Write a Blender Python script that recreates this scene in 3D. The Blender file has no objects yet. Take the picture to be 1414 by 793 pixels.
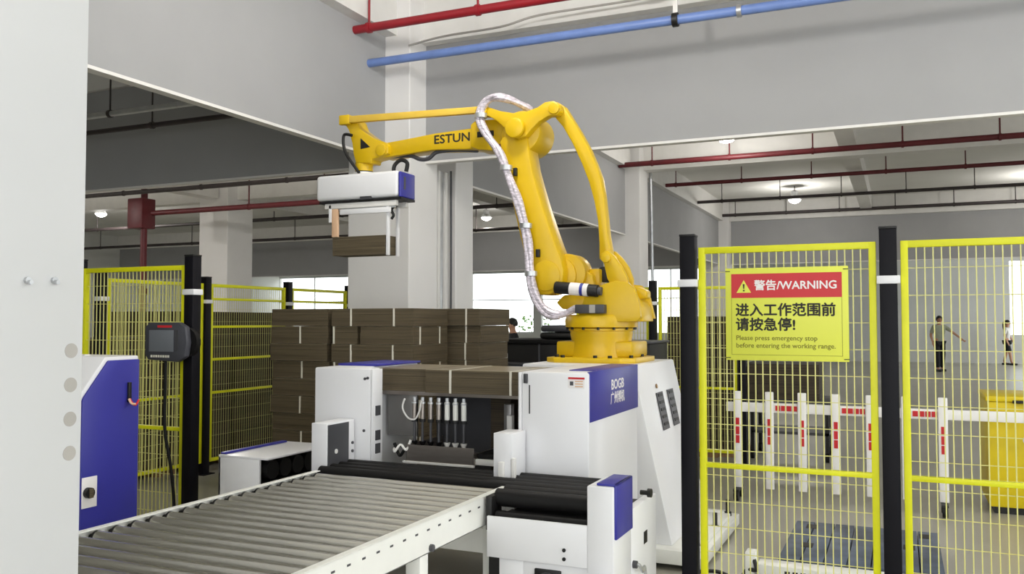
import bpy, bmesh, math, random
from mathutils import Vector, Matrix
random.seed(7)
R = math.radians
S = bpy.context.scene
COL = S.collection

# ------------------------------------------------------------------ camera
IW, IH, FPX = 1414.0, 793.0, 1200.0
YAW, PITCH, CAM_H = R(24.0), math.atan(46.5 / 1200.0), 1.6
cam = bpy.data.cameras.new('camera')
cam.sensor_width = 36.0
cam.lens = 36.0 * FPX / IW
cam.clip_end = 300
camo = bpy.data.objects.new('camera', cam)
COL.objects.link(camo)
camo.location = (0, 0, CAM_H)
camo.rotation_euler = (R(90) + PITCH, 0, YAW)
S.camera = camo

# ------------------------------------------------------------------ world, exposure
w = bpy.data.worlds.new('daylight')
S.world = w
w.use_nodes = True
wn = w.node_tree.nodes
bgn = wn.get('Background') or wn.new('ShaderNodeBackground')
wo = wn.get('World Output') or wn.new('ShaderNodeOutputWorld')
w.node_tree.links.new(bgn.outputs[0], wo.inputs[0])
bgn.inputs[0].default_value = (0.95, 0.98, 1.0, 1)
bgn.inputs[1].default_value = 1.45
S.view_settings.view_transform = 'Standard'
S.view_settings.look = 'None'
S.view_settings.exposure = 1.05
S.view_settings.gamma = 1.0
S.view_settings.use_curve_mapping = False
LAMP_W = 32.0

# ------------------------------------------------------------------ measuring helpers (metres)
_f = Vector((-math.sin(YAW) * math.cos(PITCH), math.cos(YAW) * math.cos(PITCH), math.sin(PITCH)))
_r = Vector((math.cos(YAW), math.sin(YAW), 0))
_u = _r.cross(_f)
_c = Vector((0, 0, CAM_H))
def _ray(u, v): return _f + _r * ((u - IW / 2) / FPX) + _u * ((IH / 2 - v) / FPX)
def aty(u, v, y): d = _ray(u, v); return _c + d * (y / d.y)
def atx(u, v, x): d = _ray(u, v); return _c + d * (x / d.x)
def atz(u, v, z): d = _ray(u, v); return _c + d * ((z - CAM_H) / d.z)

# ------------------------------------------------------------------ materials
def lin(c):
    f = lambda x: x / 12.92 if x <= .04045 else ((x + .055) / 1.055) ** 2.4
    return (f(c[0] / 255), f(c[1] / 255), f(c[2] / 255), 1)
MATS = {}
def mat(name, rgb, rough=.5, metal=0., var=.06, scale=6., bump=0., stretch=(1, 1, 1), spec=.5, bscale=None, rgb2=None):
    m = bpy.data.materials.new(name); m.use_nodes = True
    nt = m.node_tree; nd = nt.nodes; b = nd['Principled BSDF']
    b.inputs['Roughness'].default_value = rough
    b.inputs['Metallic'].default_value = metal
    b.inputs['Specular IOR Level'].default_value = spec
    c = lin(rgb)
    tc = nd.new('ShaderNodeTexCoord'); mp = nd.new('ShaderNodeMapping')
    mp.inputs['Scale'].default_value = stretch
    nt.links.new(tc.outputs['Object'], mp.inputs[0])
    nz = nd.new('ShaderNodeTexNoise'); nz.inputs['Scale'].default_value = scale; nz.inputs['Detail'].default_value = 4
    nt.links.new(mp.outputs[0], nz.inputs['Vector'])
    cr = nd.new('ShaderNodeValToRGB')
    if rgb2: c0, c1 = lin(rgb), lin(rgb2)
    else:
        c0 = tuple(x * (1 - var) for x in c[:3]) + (1,); c1 = tuple(min(1, x * (1 + var)) for x in c[:3]) + (1,)
    cr.color_ramp.elements[0].color = c0; cr.color_ramp.elements[0].position = .35
    cr.color_ramp.elements[1].color = c1; cr.color_ramp.elements[1].position = .65
    nt.links.new(nz.outputs['Fac'], cr.inputs[0]); nt.links.new(cr.outputs[0], b.inputs['Base Color'])
    if bump:
        bp = nd.new('ShaderNodeBump'); bp.inputs['Strength'].default_value = bump; bp.inputs['Distance'].default_value = .01
        n2 = nz
        if bscale:
            n2 = nd.new('ShaderNodeTexNoise'); n2.inputs['Scale'].default_value = bscale; nt.links.new(mp.outputs[0], n2.inputs['Vector'])
        nt.links.new(n2.outputs['Fac'], bp.inputs['Height']); nt.links.new(bp.outputs[0], b.inputs['Normal'])
    MATS[name] = m
    return m
def emis(name, rgb, s):
    m = bpy.data.materials.new(name); m.use_nodes = True; b = m.node_tree.nodes['Principled BSDF']
    b.inputs['Base Color'].default_value = lin(rgb); b.inputs['Emission Color'].default_value = lin(rgb)
    b.inputs['Emission Strength'].default_value = s; MATS[name] = m
def glassmat(name):
    m = bpy.data.materials.new(name); m.use_nodes = True; nt = m.node_tree; nd = nt.nodes
    nd.remove(nd['Principled BSDF']); o = nd['Material Output']
    t = nd.new('ShaderNodeBsdfTransparent'); g = nd.new('ShaderNodeBsdfGlossy'); x = nd.new('ShaderNodeMixShader')
    t.inputs[0].default_value = (.97, .985, .98, 1); g.inputs['Roughness'].default_value = .03
    x.inputs[0].default_value = .06
    nt.links.new(t.outputs[0], x.inputs[1]); nt.links.new(g.outputs[0], x.inputs[2]); nt.links.new(x.outputs[0], o.inputs[0]); MATS[name] = m

mat('floor', (172, 169, 157), .34, var=.07, scale=.5, bump=.02, bscale=40)
mat('ceiling', (232, 231, 226), .9, var=.02, scale=1)
mat('white_wall', (225, 226, 222), .8, var=.025, scale=.8, bump=.03, bscale=30)
mat('column', (236, 234, 232), .75, var=.02, scale=1.5, bump=.02, bscale=30)
mat('panel_grey', (166, 166, 167), .85, var=.03, scale=1.2, bump=.03, bscale=25)
mat('edge_white', (232, 230, 226), .6, var=.02)
mat('white_paint', (236, 236, 238), .32, var=.012, scale=3)
mat('column_white', (208, 209, 210), .4, var=.012, scale=3)
mat('white_rail', (240, 240, 234), .35, var=.02, scale=5)
mat('grey_plate', (140, 138, 136), .35, .6, var=.05, scale=4)
mat('blue_paint', (52, 52, 150), .36, var=.04, scale=4)
mat('yellow_robot', (216, 178, 12), .34, var=.03, scale=5)
mat('yellow_robot_lit', (226, 188, 70), .38, var=.05, scale=5)  # robot yellow lightened for the top link, its light put into the colour
mat('yellow_fence', (226, 226, 14), .42, var=.03, scale=7)
mat('wire', (220, 216, 136), .4, var=.03, scale=8)
mat('post_black', (13, 12, 19), .5, var=.08, scale=6, spec=.2)
mat('black', (17, 16, 16), .5, var=.1, scale=8)
mat('black_rubber', (18, 17, 17), .55, var=.1, scale=10, bump=.04, spec=.25)
mat('dark_grey', (70, 70, 74), .45, var=.06)
mat('roller_steel', (206, 204, 196), .24, .9, var=.06, scale=8, stretch=(1, 8, 8))
mat('galvanised', (196, 198, 200), .35, .75, var=.08, scale=9)
mat('stainless', (160, 152, 146), .3, .85, var=.06, scale=10, stretch=(1, 1, 6))
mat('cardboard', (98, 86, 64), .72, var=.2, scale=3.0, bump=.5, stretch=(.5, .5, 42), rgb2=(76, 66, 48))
mat('cardboard_top_sheen', (142, 130, 108), .28, var=.05, scale=3)  # lighter board for bundle tops, grazing reflection put into the colour
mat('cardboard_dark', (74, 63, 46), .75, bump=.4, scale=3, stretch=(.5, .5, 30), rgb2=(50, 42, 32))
mat('strap', (226, 222, 208), .4, var=.03)
mat('wood', (150, 118, 80), .7, var=.15, scale=4, stretch=(1, 8, 8))
mat('tan_bar', (226, 186, 150), .5, var=.04)
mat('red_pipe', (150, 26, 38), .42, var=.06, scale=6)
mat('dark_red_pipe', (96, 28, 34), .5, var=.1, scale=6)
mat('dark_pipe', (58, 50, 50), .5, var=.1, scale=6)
mat('blue_pipe', (112, 138, 198), .38, var=.06, scale=6)
mat('conduit', (176, 172, 166), .45, .3, var=.05)
mat('sign_yellow', (228, 232, 84), .45, var=.02, scale=3)
mat('sign_red', (206, 40, 48), .45, var=.02)
mat('print_black', (40, 38, 26), .6, var=.02)
mat('print_olive', (112, 110, 20), .6, var=.02)
mat('print_white', (244, 240, 238), .5, var=.01)
mat('hose_silver', (206, 198, 208), .32, .3, var=.3, scale=34, bump=.5, stretch=(1, 1, 2.5))
mat('motor_label_blue', (40, 52, 150), .4)
mat('screen', (112, 116, 122), .3, var=.02)
mat('pendant', (64, 65, 72), .5, var=.05)
mat('barrier_white', (236, 234, 230), .5, var=.02)
mat('barrier_red', (196, 28, 36), .5, var=.04)
mat('bin_yellow', (226, 200, 12), .45, var=.04)
mat('pallet_blue', (96, 108, 128), .5, var=.2, scale=4, rgb2=(66, 74, 88))
mat('window_frame', (214, 214, 212), .5, var=.02)
mat('skin', (196, 148, 120), .55, var=.03)
mat('hair', (20, 18, 18), .5, var=.1)
mat('shirt_grey', (168, 172, 150), .8, var=.05, scale=14)
mat('shirt_white', (222, 220, 216), .8, var=.04, scale=14)
mat('trousers', (26, 26, 30), .8, var=.08, scale=14)
mat('leaf', (90, 120, 60), .7, var=.3, scale=4)
mat('outdoor_wall', (206, 204, 196), .8, var=.03, scale=.5)
emis('bulb', (255, 252, 244), 9.0)
glassmat('glass')

# ------------------------------------------------------------------ mesh builder
class MB:
    def __init__(s): s.v = []; s.f = []; s.m = []; s.mi = 0
    def add(s, vs, fs):
        n = len(s.v); s.v += [Vector(p) for p in vs]; s.f += [tuple(i + n for i in f) for f in fs]; s.m += [s.mi] * len(fs); return s
    def box(s, x0, x1, y0, y1, z0, z1):
        if x0 > x1: x0, x1 = x1, x0
        if y0 > y1: y0, y1 = y1, y0
        if z0 > z1: z0, z1 = z1, z0
        vs = [(x, y, z) for z in (z0, z1) for y in (y0, y1) for x in (x0, x1)]
        return s.add(vs, [(0, 2, 3, 1), (4, 5, 7, 6), (0, 1, 5, 4), (2, 6, 7, 3), (0, 4, 6, 2), (1, 3, 7, 5)])
    def prism(s, pts, a, b, axis='y'):
        """pts 2D polygon; extruded from a to b along axis. axis y: pts=(x,z); axis x: pts=(y,z); axis z: pts=(x,y)"""
        n = len(pts)
        def P(p, t): return (p[0], t, p[1]) if axis == 'y' else ((t, p[0], p[1]) if axis == 'x' else (p[0], p[1], t))
        vs = [P(p, a) for p in pts] + [P(p, b) for p in pts]
        fs = [tuple(range(n)), tuple(range(2 * n - 1, n - 1, -1))]
        fs += [(i, i + n, (i + 1) % n + n, (i + 1) % n) for i in range(n)]
        return s.add(vs, fs)
    def cyl(s, p0, p1, r0, r1=None, n=16):
        p0 = Vector(p0); p1 = Vector(p1); r1 = r0 if r1 is None else r1
        d = (p1 - p0).normalized(); a = d.orthogonal().normalized(); b = d.cross(a)
        vs = []
        for p, r in ((p0, r0), (p1, r1)):
            for i in range(n):
                t = 2 * math.pi * i / n; vs.append(p + a * (r * math.cos(t)) + b * (r * math.sin(t)))
        fs = [tuple(range(n - 1, -1, -1)), tuple(range(n, 2 * n))] + [(i, (i + 1) % n, (i + 1) % n + n, i + n) for i in range(n)]
        return s.add(vs, fs)
    def ring(s, p0, p1, ro, ri, n=20):
        p0 = Vector(p0); p1 = Vector(p1); d = (p1 - p0).normalized(); a = d.orthogonal().normalized(); b = d.cross(a)
        vs = []
        for p in (p0, p1):
            for r in (ro, ri):
                for i in range(n):
                    t = 2 * math.pi * i / n; vs.append(p + a * (r * math.cos(t)) + b * (r * math.sin(t)))
        fs = []
        for i in range(n):
            j = (i + 1) % n
            fs += [(i, j, j + 2 * n, i + 2 * n), (i + n, i + 3 * n, j + 3 * n, j + n), (i, i + n, j + n, j), (i + 2 * n, j + 2 * n, j + 3 * n, i + 3 * n)]
        return s.add(vs, fs)
    def lathe(s, c, prof, n=32):
        """prof: list of (r,z) bottom to top around vertical axis at c"""
        vs = []
        for r, z in prof:
            for i in range(n):
                t = 2 * math.pi * i / n; vs.append((c[0] + r * math.cos(t), c[1] + r * math.sin(t), c[2] + z))
        k = len(prof); fs = [tuple(range(n - 1, -1, -1)), tuple(range((k - 1) * n, k * n))]
        for q in range(k - 1):
            for i in range(n):
                j = (i + 1) % n; fs.append((q * n + i, q * n + j, (q + 1) * n + j, (q + 1) * n + i))
        return s.add(vs, fs)
    def tube(s, pts, r, n=10, sub=6):
        P = [Vector(p) for p in pts]
        if sub > 1 and len(P) > 2:
            Q = []
            for i in range(len(P) - 1):
                p0 = P[max(i - 1, 0)]; p1 = P[i]; p2 = P[i + 1]; p3 = P[min(i + 2, len(P) - 1)]
                for k in range(sub):
                    t = k / sub
                    Q.append(.5 * ((2 * p1) + (p2 - p0) * t + (2 * p0 - 5 * p1 + 4 * p2 - p3) * t * t + (3 * p1 - p0 - 3 * p2 + p3) * t ** 3))
            Q.append(P[-1]); P = Q
        vs = []; a = None
        for i, p in enumerate(P):
            d = (P[min(i + 1, len(P) - 1)] - P[max(i - 1, 0)]).normalized()
            a = d.orthogonal().normalized() if a is None else (a - d * a.dot(d)).normalized()
            b = d.cross(a)
            rr = r(i / (len(P) - 1)) if callable(r) else r
            for k in range(n):
                t = 2 * math.pi * k / n; vs.append(p + a * (rr * math.cos(t)) + b * (rr * math.sin(t)))
        m = len(P); fs = [tuple(range(n - 1, -1, -1)), tuple(range((m - 1) * n, m * n))]
        for i in range(m - 1):
            for k in range(n):
                j = (k + 1) % n; fs.append((i * n + k, i * n + j, (i + 1) * n + j, (i + 1) * n + k))
        return s.add(vs, fs)
    def build(s, name, m, parent=None, bev=0., seg=2, smooth=True, origin=None):
        ms = m if isinstance(m, (list, tuple)) else [m]
        if origin is None: origin = WLOC.get(parent.name, Vector()) if parent else Vector()
        me = bpy.data.meshes.new(name)
        me.from_pydata([p - origin for p in s.v], [], s.f)
        for q in ms: me.materials.append(MATS[q])
        if len(ms) > 1: me.polygons.foreach_set('material_index', s.m)
        bm = bmesh.new(); bm.from_mesh(me)
        bmesh.ops.recalc_face_normals(bm, faces=bm.faces)
        if bev:
            eds = [e for e in bm.edges if len(e.link_faces) == 2 and e.calc_face_angle(0) > R(30)]
            bmesh.ops.bevel(bm, geom=eds, offset=bev, segments=seg, profile=.5, affect='EDGES', clamp_overlap=True)
        bm.to_mesh(me); bm.free()
        if smooth:
            me.polygons.foreach_set('use_smooth', [True] * len(me.polygons)); me.set_sharp_from_angle(angle=R(32))
        me.update()
        o = bpy.data.objects.new(name, me); COL.objects.link(o)
        if parent: o.parent = parent; WLOC[o.name] = WLOC.get(parent.name, Vector()).copy()
        else: WLOC[o.name] = Vector(origin); o.location = origin
        return o
WLOC = {}
def tag(o, label=None, cat=None, group=None, kind=None):
    if label: o['label'] = label
    if cat: o['category'] = cat
    if group: o['group'] = group
    if kind: o['kind'] = kind
    return o
def thing(name, label, cat, loc=(0, 0, 0), group=None):
    o = bpy.data.objects.new(name, None); COL.objects.link(o); o.location = loc; o.empty_display_size = .1
    WLOC[o.name] = Vector(loc); return tag(o, label, cat, group)
def bx(name, m, parent, x0, x1, y0, y1, z0, z1, bev=0., label=None):
    o = MB().box(x0, x1, y0, y1, z0, z1).build(name, m, parent, bev)
    if label: o['label'] = label
    return o
def single(o, label, cat, group=None): return tag(o, label, cat, group)
def inst(name, me, parent, loc, rot=None):
    o = bpy.data.objects.new(name, me); COL.objects.link(o); o.parent = parent
    o.location = Vector(loc) - WLOC.get(parent.name, Vector())
    if rot: o.rotation_euler = rot
    return o
def struct(name, m, label, *boxes, bev=0.):
    b = MB()
    for q in boxes: b.box(*q)
    return tag(b.build(name, m, None, bev, smooth=False), label, kind='structure')
def text(name, body, m, parent, loc, size, rot, align='CENTER', bold=0., sx=1., depth=.0006):
    cu = bpy.data.curves.new(name, 'FONT'); cu.body = body; cu.size = size; cu.align_x = align; cu.align_y = 'CENTER'
    cu.extrude = depth; cu.resolution_u = 3
    t = bpy.data.objects.new(name, cu); COL.objects.link(t)
    dg = bpy.context.evaluated_depsgraph_get(); me = bpy.data.meshes.new_from_object(t.evaluated_get(dg))
    bpy.data.objects.remove(t); bpy.data.curves.remove(cu)
    if bold:
        bm = bmesh.new()
        for dx, dy in ((-bold, 0), (bold, 0), (0, bold), (0, -bold)):
            n0 = len(bm.verts); bm.from_mesh(me); bm.verts.ensure_lookup_table()
            for v in bm.verts[n0:]: v.co.x += dx; v.co.y += dy; v.co.z += dx * .05 + dy * .07
        bm.to_mesh(me); bm.free()
    me.materials.clear(); me.materials.append(MATS[m]); me.name = name
    for v in me.vertices: v.co.x *= sx
    o = bpy.data.objects.new(name, me); COL.objects.link(o); o.parent = parent
    o.location = Vector(loc) - WLOC.get(parent.name, Vector()); o.rotation_euler = rot
    return o
FRONT = (R(90), 0, 0)            # text facing the camera side (-y)
RIGHT = (R(90), 0, R(90))        # text facing +x

# ================================================================== SETTING
SLAB, BEAM, PAN = 5.15, 4.6, 3.31
XL, XR, YF, YB = -30.0, 9.0, -9.0, 37.0
struct('floor', 'floor', 'grey sealed concrete factory floor', (XL, XR, YF, YB + .3, -.15, 0))
struct('ceiling', 'ceiling', 'white concrete ceiling slab', (XL, XR, YF, YB + .3, SLAB, SLAB + .2))
struct('wall_left', 'white_wall', 'pale far side wall of the hall', (XL - .2, XL, YF, YB + .3, 0, SLAB))
struct('wall_right_added', 'white_wall', 'unseen added side wall shading the far right bay', (XR, XR + .2, 9.5, 27.5, 0, SLAB), (XR, XR + .2, 27.5, YB + .3, 4.4, SLAB))  # out of view; added to darken the far bays, far end left open
struct('wall_front_added', 'white_wall', 'unseen added wall behind the camera shading the left bay', (XL, -5.0, YF - .2, YF, 0, SLAB))  # added behind the camera to keep light out of the left bay
# columns of the main row
CX0, CX1 = -5.38, -4.62
ROW = [8.06, 16.85, 26.6]
for i, yc in enumerate(ROW):
    struct('concrete_column', 'column', ['white square concrete column behind the robot', 'white concrete column right of the robot arm', 'distant white concrete column above the wire fence'][i],
           (CX0, CX1, yc - .3, yc + .3, 0, SLAB), bev=.012)
struct('concrete_column', 'column', 'twin white column beyond the galvanised risers', (-5.3, CX1, 8.80, 9.24, 0, SLAB), bev=.012)
struct('concrete_column', 'column', 'grey shaded column left behind the wire fence', (-15.85, -14.95, 16.5, 17.4, 0, SLAB), bev=.012)
for yc in (8.06, 26.6):
    struct('concrete_column', 'column', 'white column in the left bay', (-15.8, -15.0, yc - .3, yc + .3, 0, SLAB))
# white concrete beams
for i, yc in enumerate(ROW):
    for a, b in ((XL, -15.85), (-14.95, CX0), (CX1, XR)):
        struct('ceiling_beam', 'edge_white', 'white concrete cross beam under the ceiling', (a, b, yc - .02, yc + .3, BEAM, SLAB))
for x0, x1 in ((-5.2, -4.78), (-15.6, -15.2)):
    for a, b in ((YF, ROW[0] - .3), (ROW[0] + .3 if x0 < -9 else 9.24, ROW[1] - .4), (ROW[1] + .6, ROW[2] - .3), (ROW[2] + .3, YB)):
        struct('ceiling_beam', 'edge_white', 'white concrete beam running into the hall', (x0, x1, a, b, BEAM, SLAB))
for x0 in (-10.3, -.95, 4.0):
    for a, b in ((YF, ROW[0] - .02), (ROW[0] + .3, ROW[1] - .02), (ROW[1] + .3, ROW[2] - .02), (ROW[2] + .3, YB)):
        struct('ceiling_beam', 'edge_white', 'shallow secondary ceiling beam', (x0, x0 + .3, a, b, BEAM + .15, SLAB))
# grey drop panels (smoke barriers) under the beams, each with a pale bottom edge
def drop(a, b, axis, at, label, lo=PAN, t=.08):
    if axis == 'x':
        o = struct('wall_drop', 'panel_grey', label, (a, b, at, at + t, lo, BEAM))
        bx('bottom_edge', 'edge_white', o, a, b, at - .006, at + t + .006, lo - .025, lo)
    else:
        o = struct('wall_drop', 'panel_grey', label, (at - t, at, a, b, lo, BEAM))
        bx('bottom_edge', 'edge_white', o, at - t - .006, at + .006, a, b, lo - .025, lo)
drop(CX1, XR, 'x', 8.1, 'broad grey smoke barrier panel across the right bay')
drop(-15.0, CX0, 'x', 8.1, 'shaded grey smoke barrier panel across the left bay')
drop(YF, ROW[0] - .3, 'y', -4.92, 'grey smoke barrier panel running from camera to the column')
drop(9.24, ROW[1] - .3, 'y', -4.92, 'dark grey smoke barrier panel behind the robot arm')
drop(ROW[1] + .3, ROW[2] - .3, 'y', -4.92, 'grey smoke barrier panel beyond the second column')
drop(CX1, XR, 'x', 26.7, 'distant grey smoke barrier panel right of the far column')
drop(-15.0, CX0, 'x', 26.7, 'distant grey smoke barrier panel left of the far column')
drop(XL, -15.8, 'x', 26.7, 'distant grey smoke barrier panel at far left')
struct('trim_1', 'edge_white', 'white ledge along the top of the front barrier panel', (CX1, XR, 7.98, 8.1, 4.56, 4.6))

# back wall with windows
WINS = [(-32, -25.5), (-18.6, -15.4), (-15.0, -13.3), (-10.8, -7.2), (3.75, 7.5)]
wb = MB(); edges = [XL] + [max(e, XL) for q in WINS for e in q] + [XR]
for i in range(0, len(edges), 2):
    if edges[i + 1] - edges[i] > .05: wb.box(edges[i], edges[i + 1], YB, YB + .25, 0, SLAB)
for a, b in WINS:
    a = max(a, XL); wb.box(a, b, YB, YB + .25, 0, 1.0); wb.box(a, b, YB, YB + .25, 3.9, SLAB)
wbo = tag(wb.build('wall_back', 'white_wall', None, 0, smooth=False), 'pale back wall of the hall with bright windows', kind='structure')
for i, (a, b) in enumerate(WINS):
    a = max(a, XL)
    wo_ = struct('window_%d' % (i + 1), 'window_frame', 'bright factory window in the back wall', (a, b, YB + .08, YB + .14, 1.0, 1.08), (a, b, YB + .08, YB + .14, 3.82, 3.9))
    n = max(1, round((b - a) / 2.2)); st = (b - a) / n
    for k in range(n + 1):
        x = a + k * st; bx('mullion', 'window_frame', wo_, x - .022, x + .022, YB + .07, YB + .15, 1.08, 3.82)
    bx('transom', 'window_frame', wo_, a, b, YB + .075, YB + .145, 2.55, 2.59)
    for k in range(n): bx('pane', 'glass', wo_, a + k * st + .03, a + (k + 1) * st - .03, YB + .105, YB + .112, 1.08, 3.82)
# yard outside the windows
struct('yard', 'outdoor_wall', 'pale concrete yard outside the windows', (XL - 20, XR + 20, YB + .3, YB + 40, -.2, -.05))

# ---------------------------------------------------------------- pipes under the ceiling
def pipe(name, m, x0, x1, y, z, r, label, rods=(), rodm='dark_red_pipe', cat='pipe'):
    t = thing(name, label, cat, (x0, y, z))
    MB().cyl((x0, y, z), (x1, y, z), r, n=12).build('pipe', m, t)
    for x in rods:
        MB().cyl((x, y, z), (x, y, SLAB), max(.009, r * .28), n=6).build('hanger_rod', rodm, t)
        MB().ring((x - .02, y, z), (x + .02, y, z), r + .012, r - .002, 12).build('clamp', rodm, t)
    return t
p = pipe('sprinkler_pipe', 'red_pipe', -4.95, 8.9, 7.19, 4.50, .042, 'bright red sprinkler pipe at the top of the picture', (-4.75, -3.55, -1.9, .2, 2.4, 5), 'red_pipe')
p = pipe('water_pipe', 'blue_pipe', -4.95, 8.9, 7.45, 4.235, .042, 'long blue pipe in front of the barrier panel', (), 'black')
for x in (-1.75, 1.2, 4.2):
    bx('hanger_strap', 'edge_white', p, x - .02, x + .02, 7.44, 7.46, 4.27, BEAM)
    MB().ring((x - .025, 7.45, 4.235), (x + .025, 7.45, 4.235), .062, .041, 12).build('clamp', 'black', p)
for x in (-1.2,):
    MB().ring((x - .02, 7.45, 4.235), (x + .02, 7.45, 4.235), .055, .041, 12).build('clamp', 'galvanised', p)
cd = thing('conduit_run', 'thin grey cable conduit with junction box below the ceiling', 'conduit', (-4.4, 7.6, 4.5))
MB().tube([(-4.6, 7.7, 4.45), (-4.2, 7.72, 4.5), (-3.6, 7.8, 4.54), (-3.2, 7.86, 4.62), (-2.4, 7.9, 4.64), (-.4, 7.92, 4.66), (6, 7.95, 4.7)], .012, 8).build('conduit', 'conduit', cd)
MB().box(-2.16, -2.04, 7.82, 7.9, 4.62, 4.74).build('junction_box', 'edge_white', cd, .008)
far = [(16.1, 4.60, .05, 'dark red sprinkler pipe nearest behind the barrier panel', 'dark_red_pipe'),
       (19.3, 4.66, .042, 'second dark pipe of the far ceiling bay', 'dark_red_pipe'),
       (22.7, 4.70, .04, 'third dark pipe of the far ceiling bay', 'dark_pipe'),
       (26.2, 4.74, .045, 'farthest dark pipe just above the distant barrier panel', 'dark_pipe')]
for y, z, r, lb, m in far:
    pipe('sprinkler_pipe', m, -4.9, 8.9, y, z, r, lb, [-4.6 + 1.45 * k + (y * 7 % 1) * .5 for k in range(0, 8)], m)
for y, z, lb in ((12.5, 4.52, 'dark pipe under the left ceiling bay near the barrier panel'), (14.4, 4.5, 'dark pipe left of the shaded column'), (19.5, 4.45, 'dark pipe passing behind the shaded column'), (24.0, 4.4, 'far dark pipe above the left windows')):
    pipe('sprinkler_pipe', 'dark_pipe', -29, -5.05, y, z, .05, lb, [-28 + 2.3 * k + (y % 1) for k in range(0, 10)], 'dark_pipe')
pipe('sprinkler_main', 'dark_red_pipe', -15.83, -9.5, 15.0, 4.1, .06, 'thick red branch pipe from the red riser', (-13.0, -11.0), 'dark_red_pipe')
t = thing('sprinkler_riser', 'red vertical fire riser with valve box beyond the left fence', 'pipe', (-16.1, 15.0, 0))
MB().cyl((-16.1, 15, 0), (-16.1, 15, SLAB), .075, n=16).build('riser', 'dark_red_pipe', t)
bx('valve_box', 'dark_red_pipe', t, -16.42, -15.95, 14.8, 15.2, 3.75, 4.45, .02)
MB().cyl((-16.1, 15, 2.2), (-16.1, 15, 2.35), .1, n=16).build('coupling', 'dark_red_pipe', t)
# left near bay pipes seen under the drop panel edge
t = pipe('cable_tray', 'galvanised', -12, -5.02, 7.3, 4.02, .035, 'galvanised pipe seen under the near barrier panel at left', (-8.4, -7.0), 'dark_pipe')
pipe('cable_tray', 'dark_pipe', -12, -5.02, 7.55, 3.9, .03, 'dark pipe seen under the near barrier panel at left', (-8.0,), 'dark_pipe')
# galvanised risers between the twin columns
rg = thing('riser_duct', 'galvanised cable ducts rising between the twin white columns', 'duct', (-4.75, 8.58, 0))
bx('duct', 'galvanised', rg, -4.80, -4.69, 8.38, 8.47, 0, PAN - .03, .006)
bx('duct', 'galvanised', rg, -4.80, -4.69, 8.53, 8.63, 0, PAN - .03, .006)
bx('cover_strip', 'edge_white', rg, -4.79, -4.67, 8.475, 8.525, 0, PAN - .03, .004)
bx('cover_strip', 'edge_white', rg, -4.79, -4.67, 8.64, 8.70, 0, PAN - .03, .004)
MB().tube([(-4.66, 8.75, 0), (-4.66, 8.75, 1.2), (-4.65, 8.74, 2.2), (-4.66, 8.75, PAN)], .012, 6).build('cable', 'dark_grey', rg)
MB().tube([(CX1 + .02, 16.5 + 1.0, 0), (CX1 + .03, 17.3, 4.2), (CX1 + .03, 17.25, 4.5)], .03, 8).build('downpipe', 'galvanised')
tag(bpy.data.objects['downpipe'], 'thin grey downpipe on the column right of the robot', 'pipe')

# ---------------------------------------------------------------- ceiling lamps
def lamp(x, y, z, label, lit=True, power=None):
    t = thing('ceiling_lamp', label, 'lamp', (x, y, z), 'high bay ceiling lamps')
    MB().cyl((x, y, z + .27), (x, y, SLAB), .012, n=8).build('rod', 'dark_grey', t)
    MB().lathe((x, y, z), [(.05, .28), (.09, .26), (.1, .14), (.17, .05), (.175, .03), (.16, .03)], 20).build('housing', 'galvanised', t)
    MB().lathe((x, y, z), [(.03, -.06), (.1, -.035), (.14, .0), (.155, .028), (.15, .032)], 20).build('bulb', 'bulb', t)
    if lit:
        l = bpy.data.lights.new('lamp_light', 'POINT'); l.energy = power or LAMP_W; l.shadow_soft_size = .15; l.color = (1, .97, .92)
        lo = bpy.data.objects.new('lamp_light', l); COL.objects.link(lo); lo.parent = t; lo.location = (0, 0, -.22)
lamp(-2.70, 15.24, 4.75, 'lit ceiling lamp nearest under the right barrier panel')
lamp(-2.47, 23.87, 4.75, 'lit ceiling lamp between the far dark pipes')
lamp(-21.7, 18.6, 4.75, 'lit ceiling lamp at far left beyond the red riser', power=70)
lamp(-11.6, 24.1, 4.75, 'lit ceiling lamp seen between column and robot arm', power=20)
lamp(4.6, 14.6, 4.75, 'ceiling lamp at the far right edge under the beam')
lamp(3.2, 24.2, 4.75, 'ceiling lamp far right between the pipes')
for x, y, pw in ((-2.4, 4.9, 46), (1.8, 4.9, 40), (-2.4, -2.0, 20), (1.8, -2.0, 20)):  # out of view; the rear pair is added to brighten the near bay
    lamp(x, y, 4.72, 'unseen ceiling lamp brightening the near bay above the camera', power=pw)
for x, y in ((-20, 10.5), (-11, 10.5)):  # extra lamps added behind the panel to lift the left bay
    lamp(x, y, 4.72, 'added ceiling lamp brightening the left bay, hidden by the barrier panel', power=130)

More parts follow.
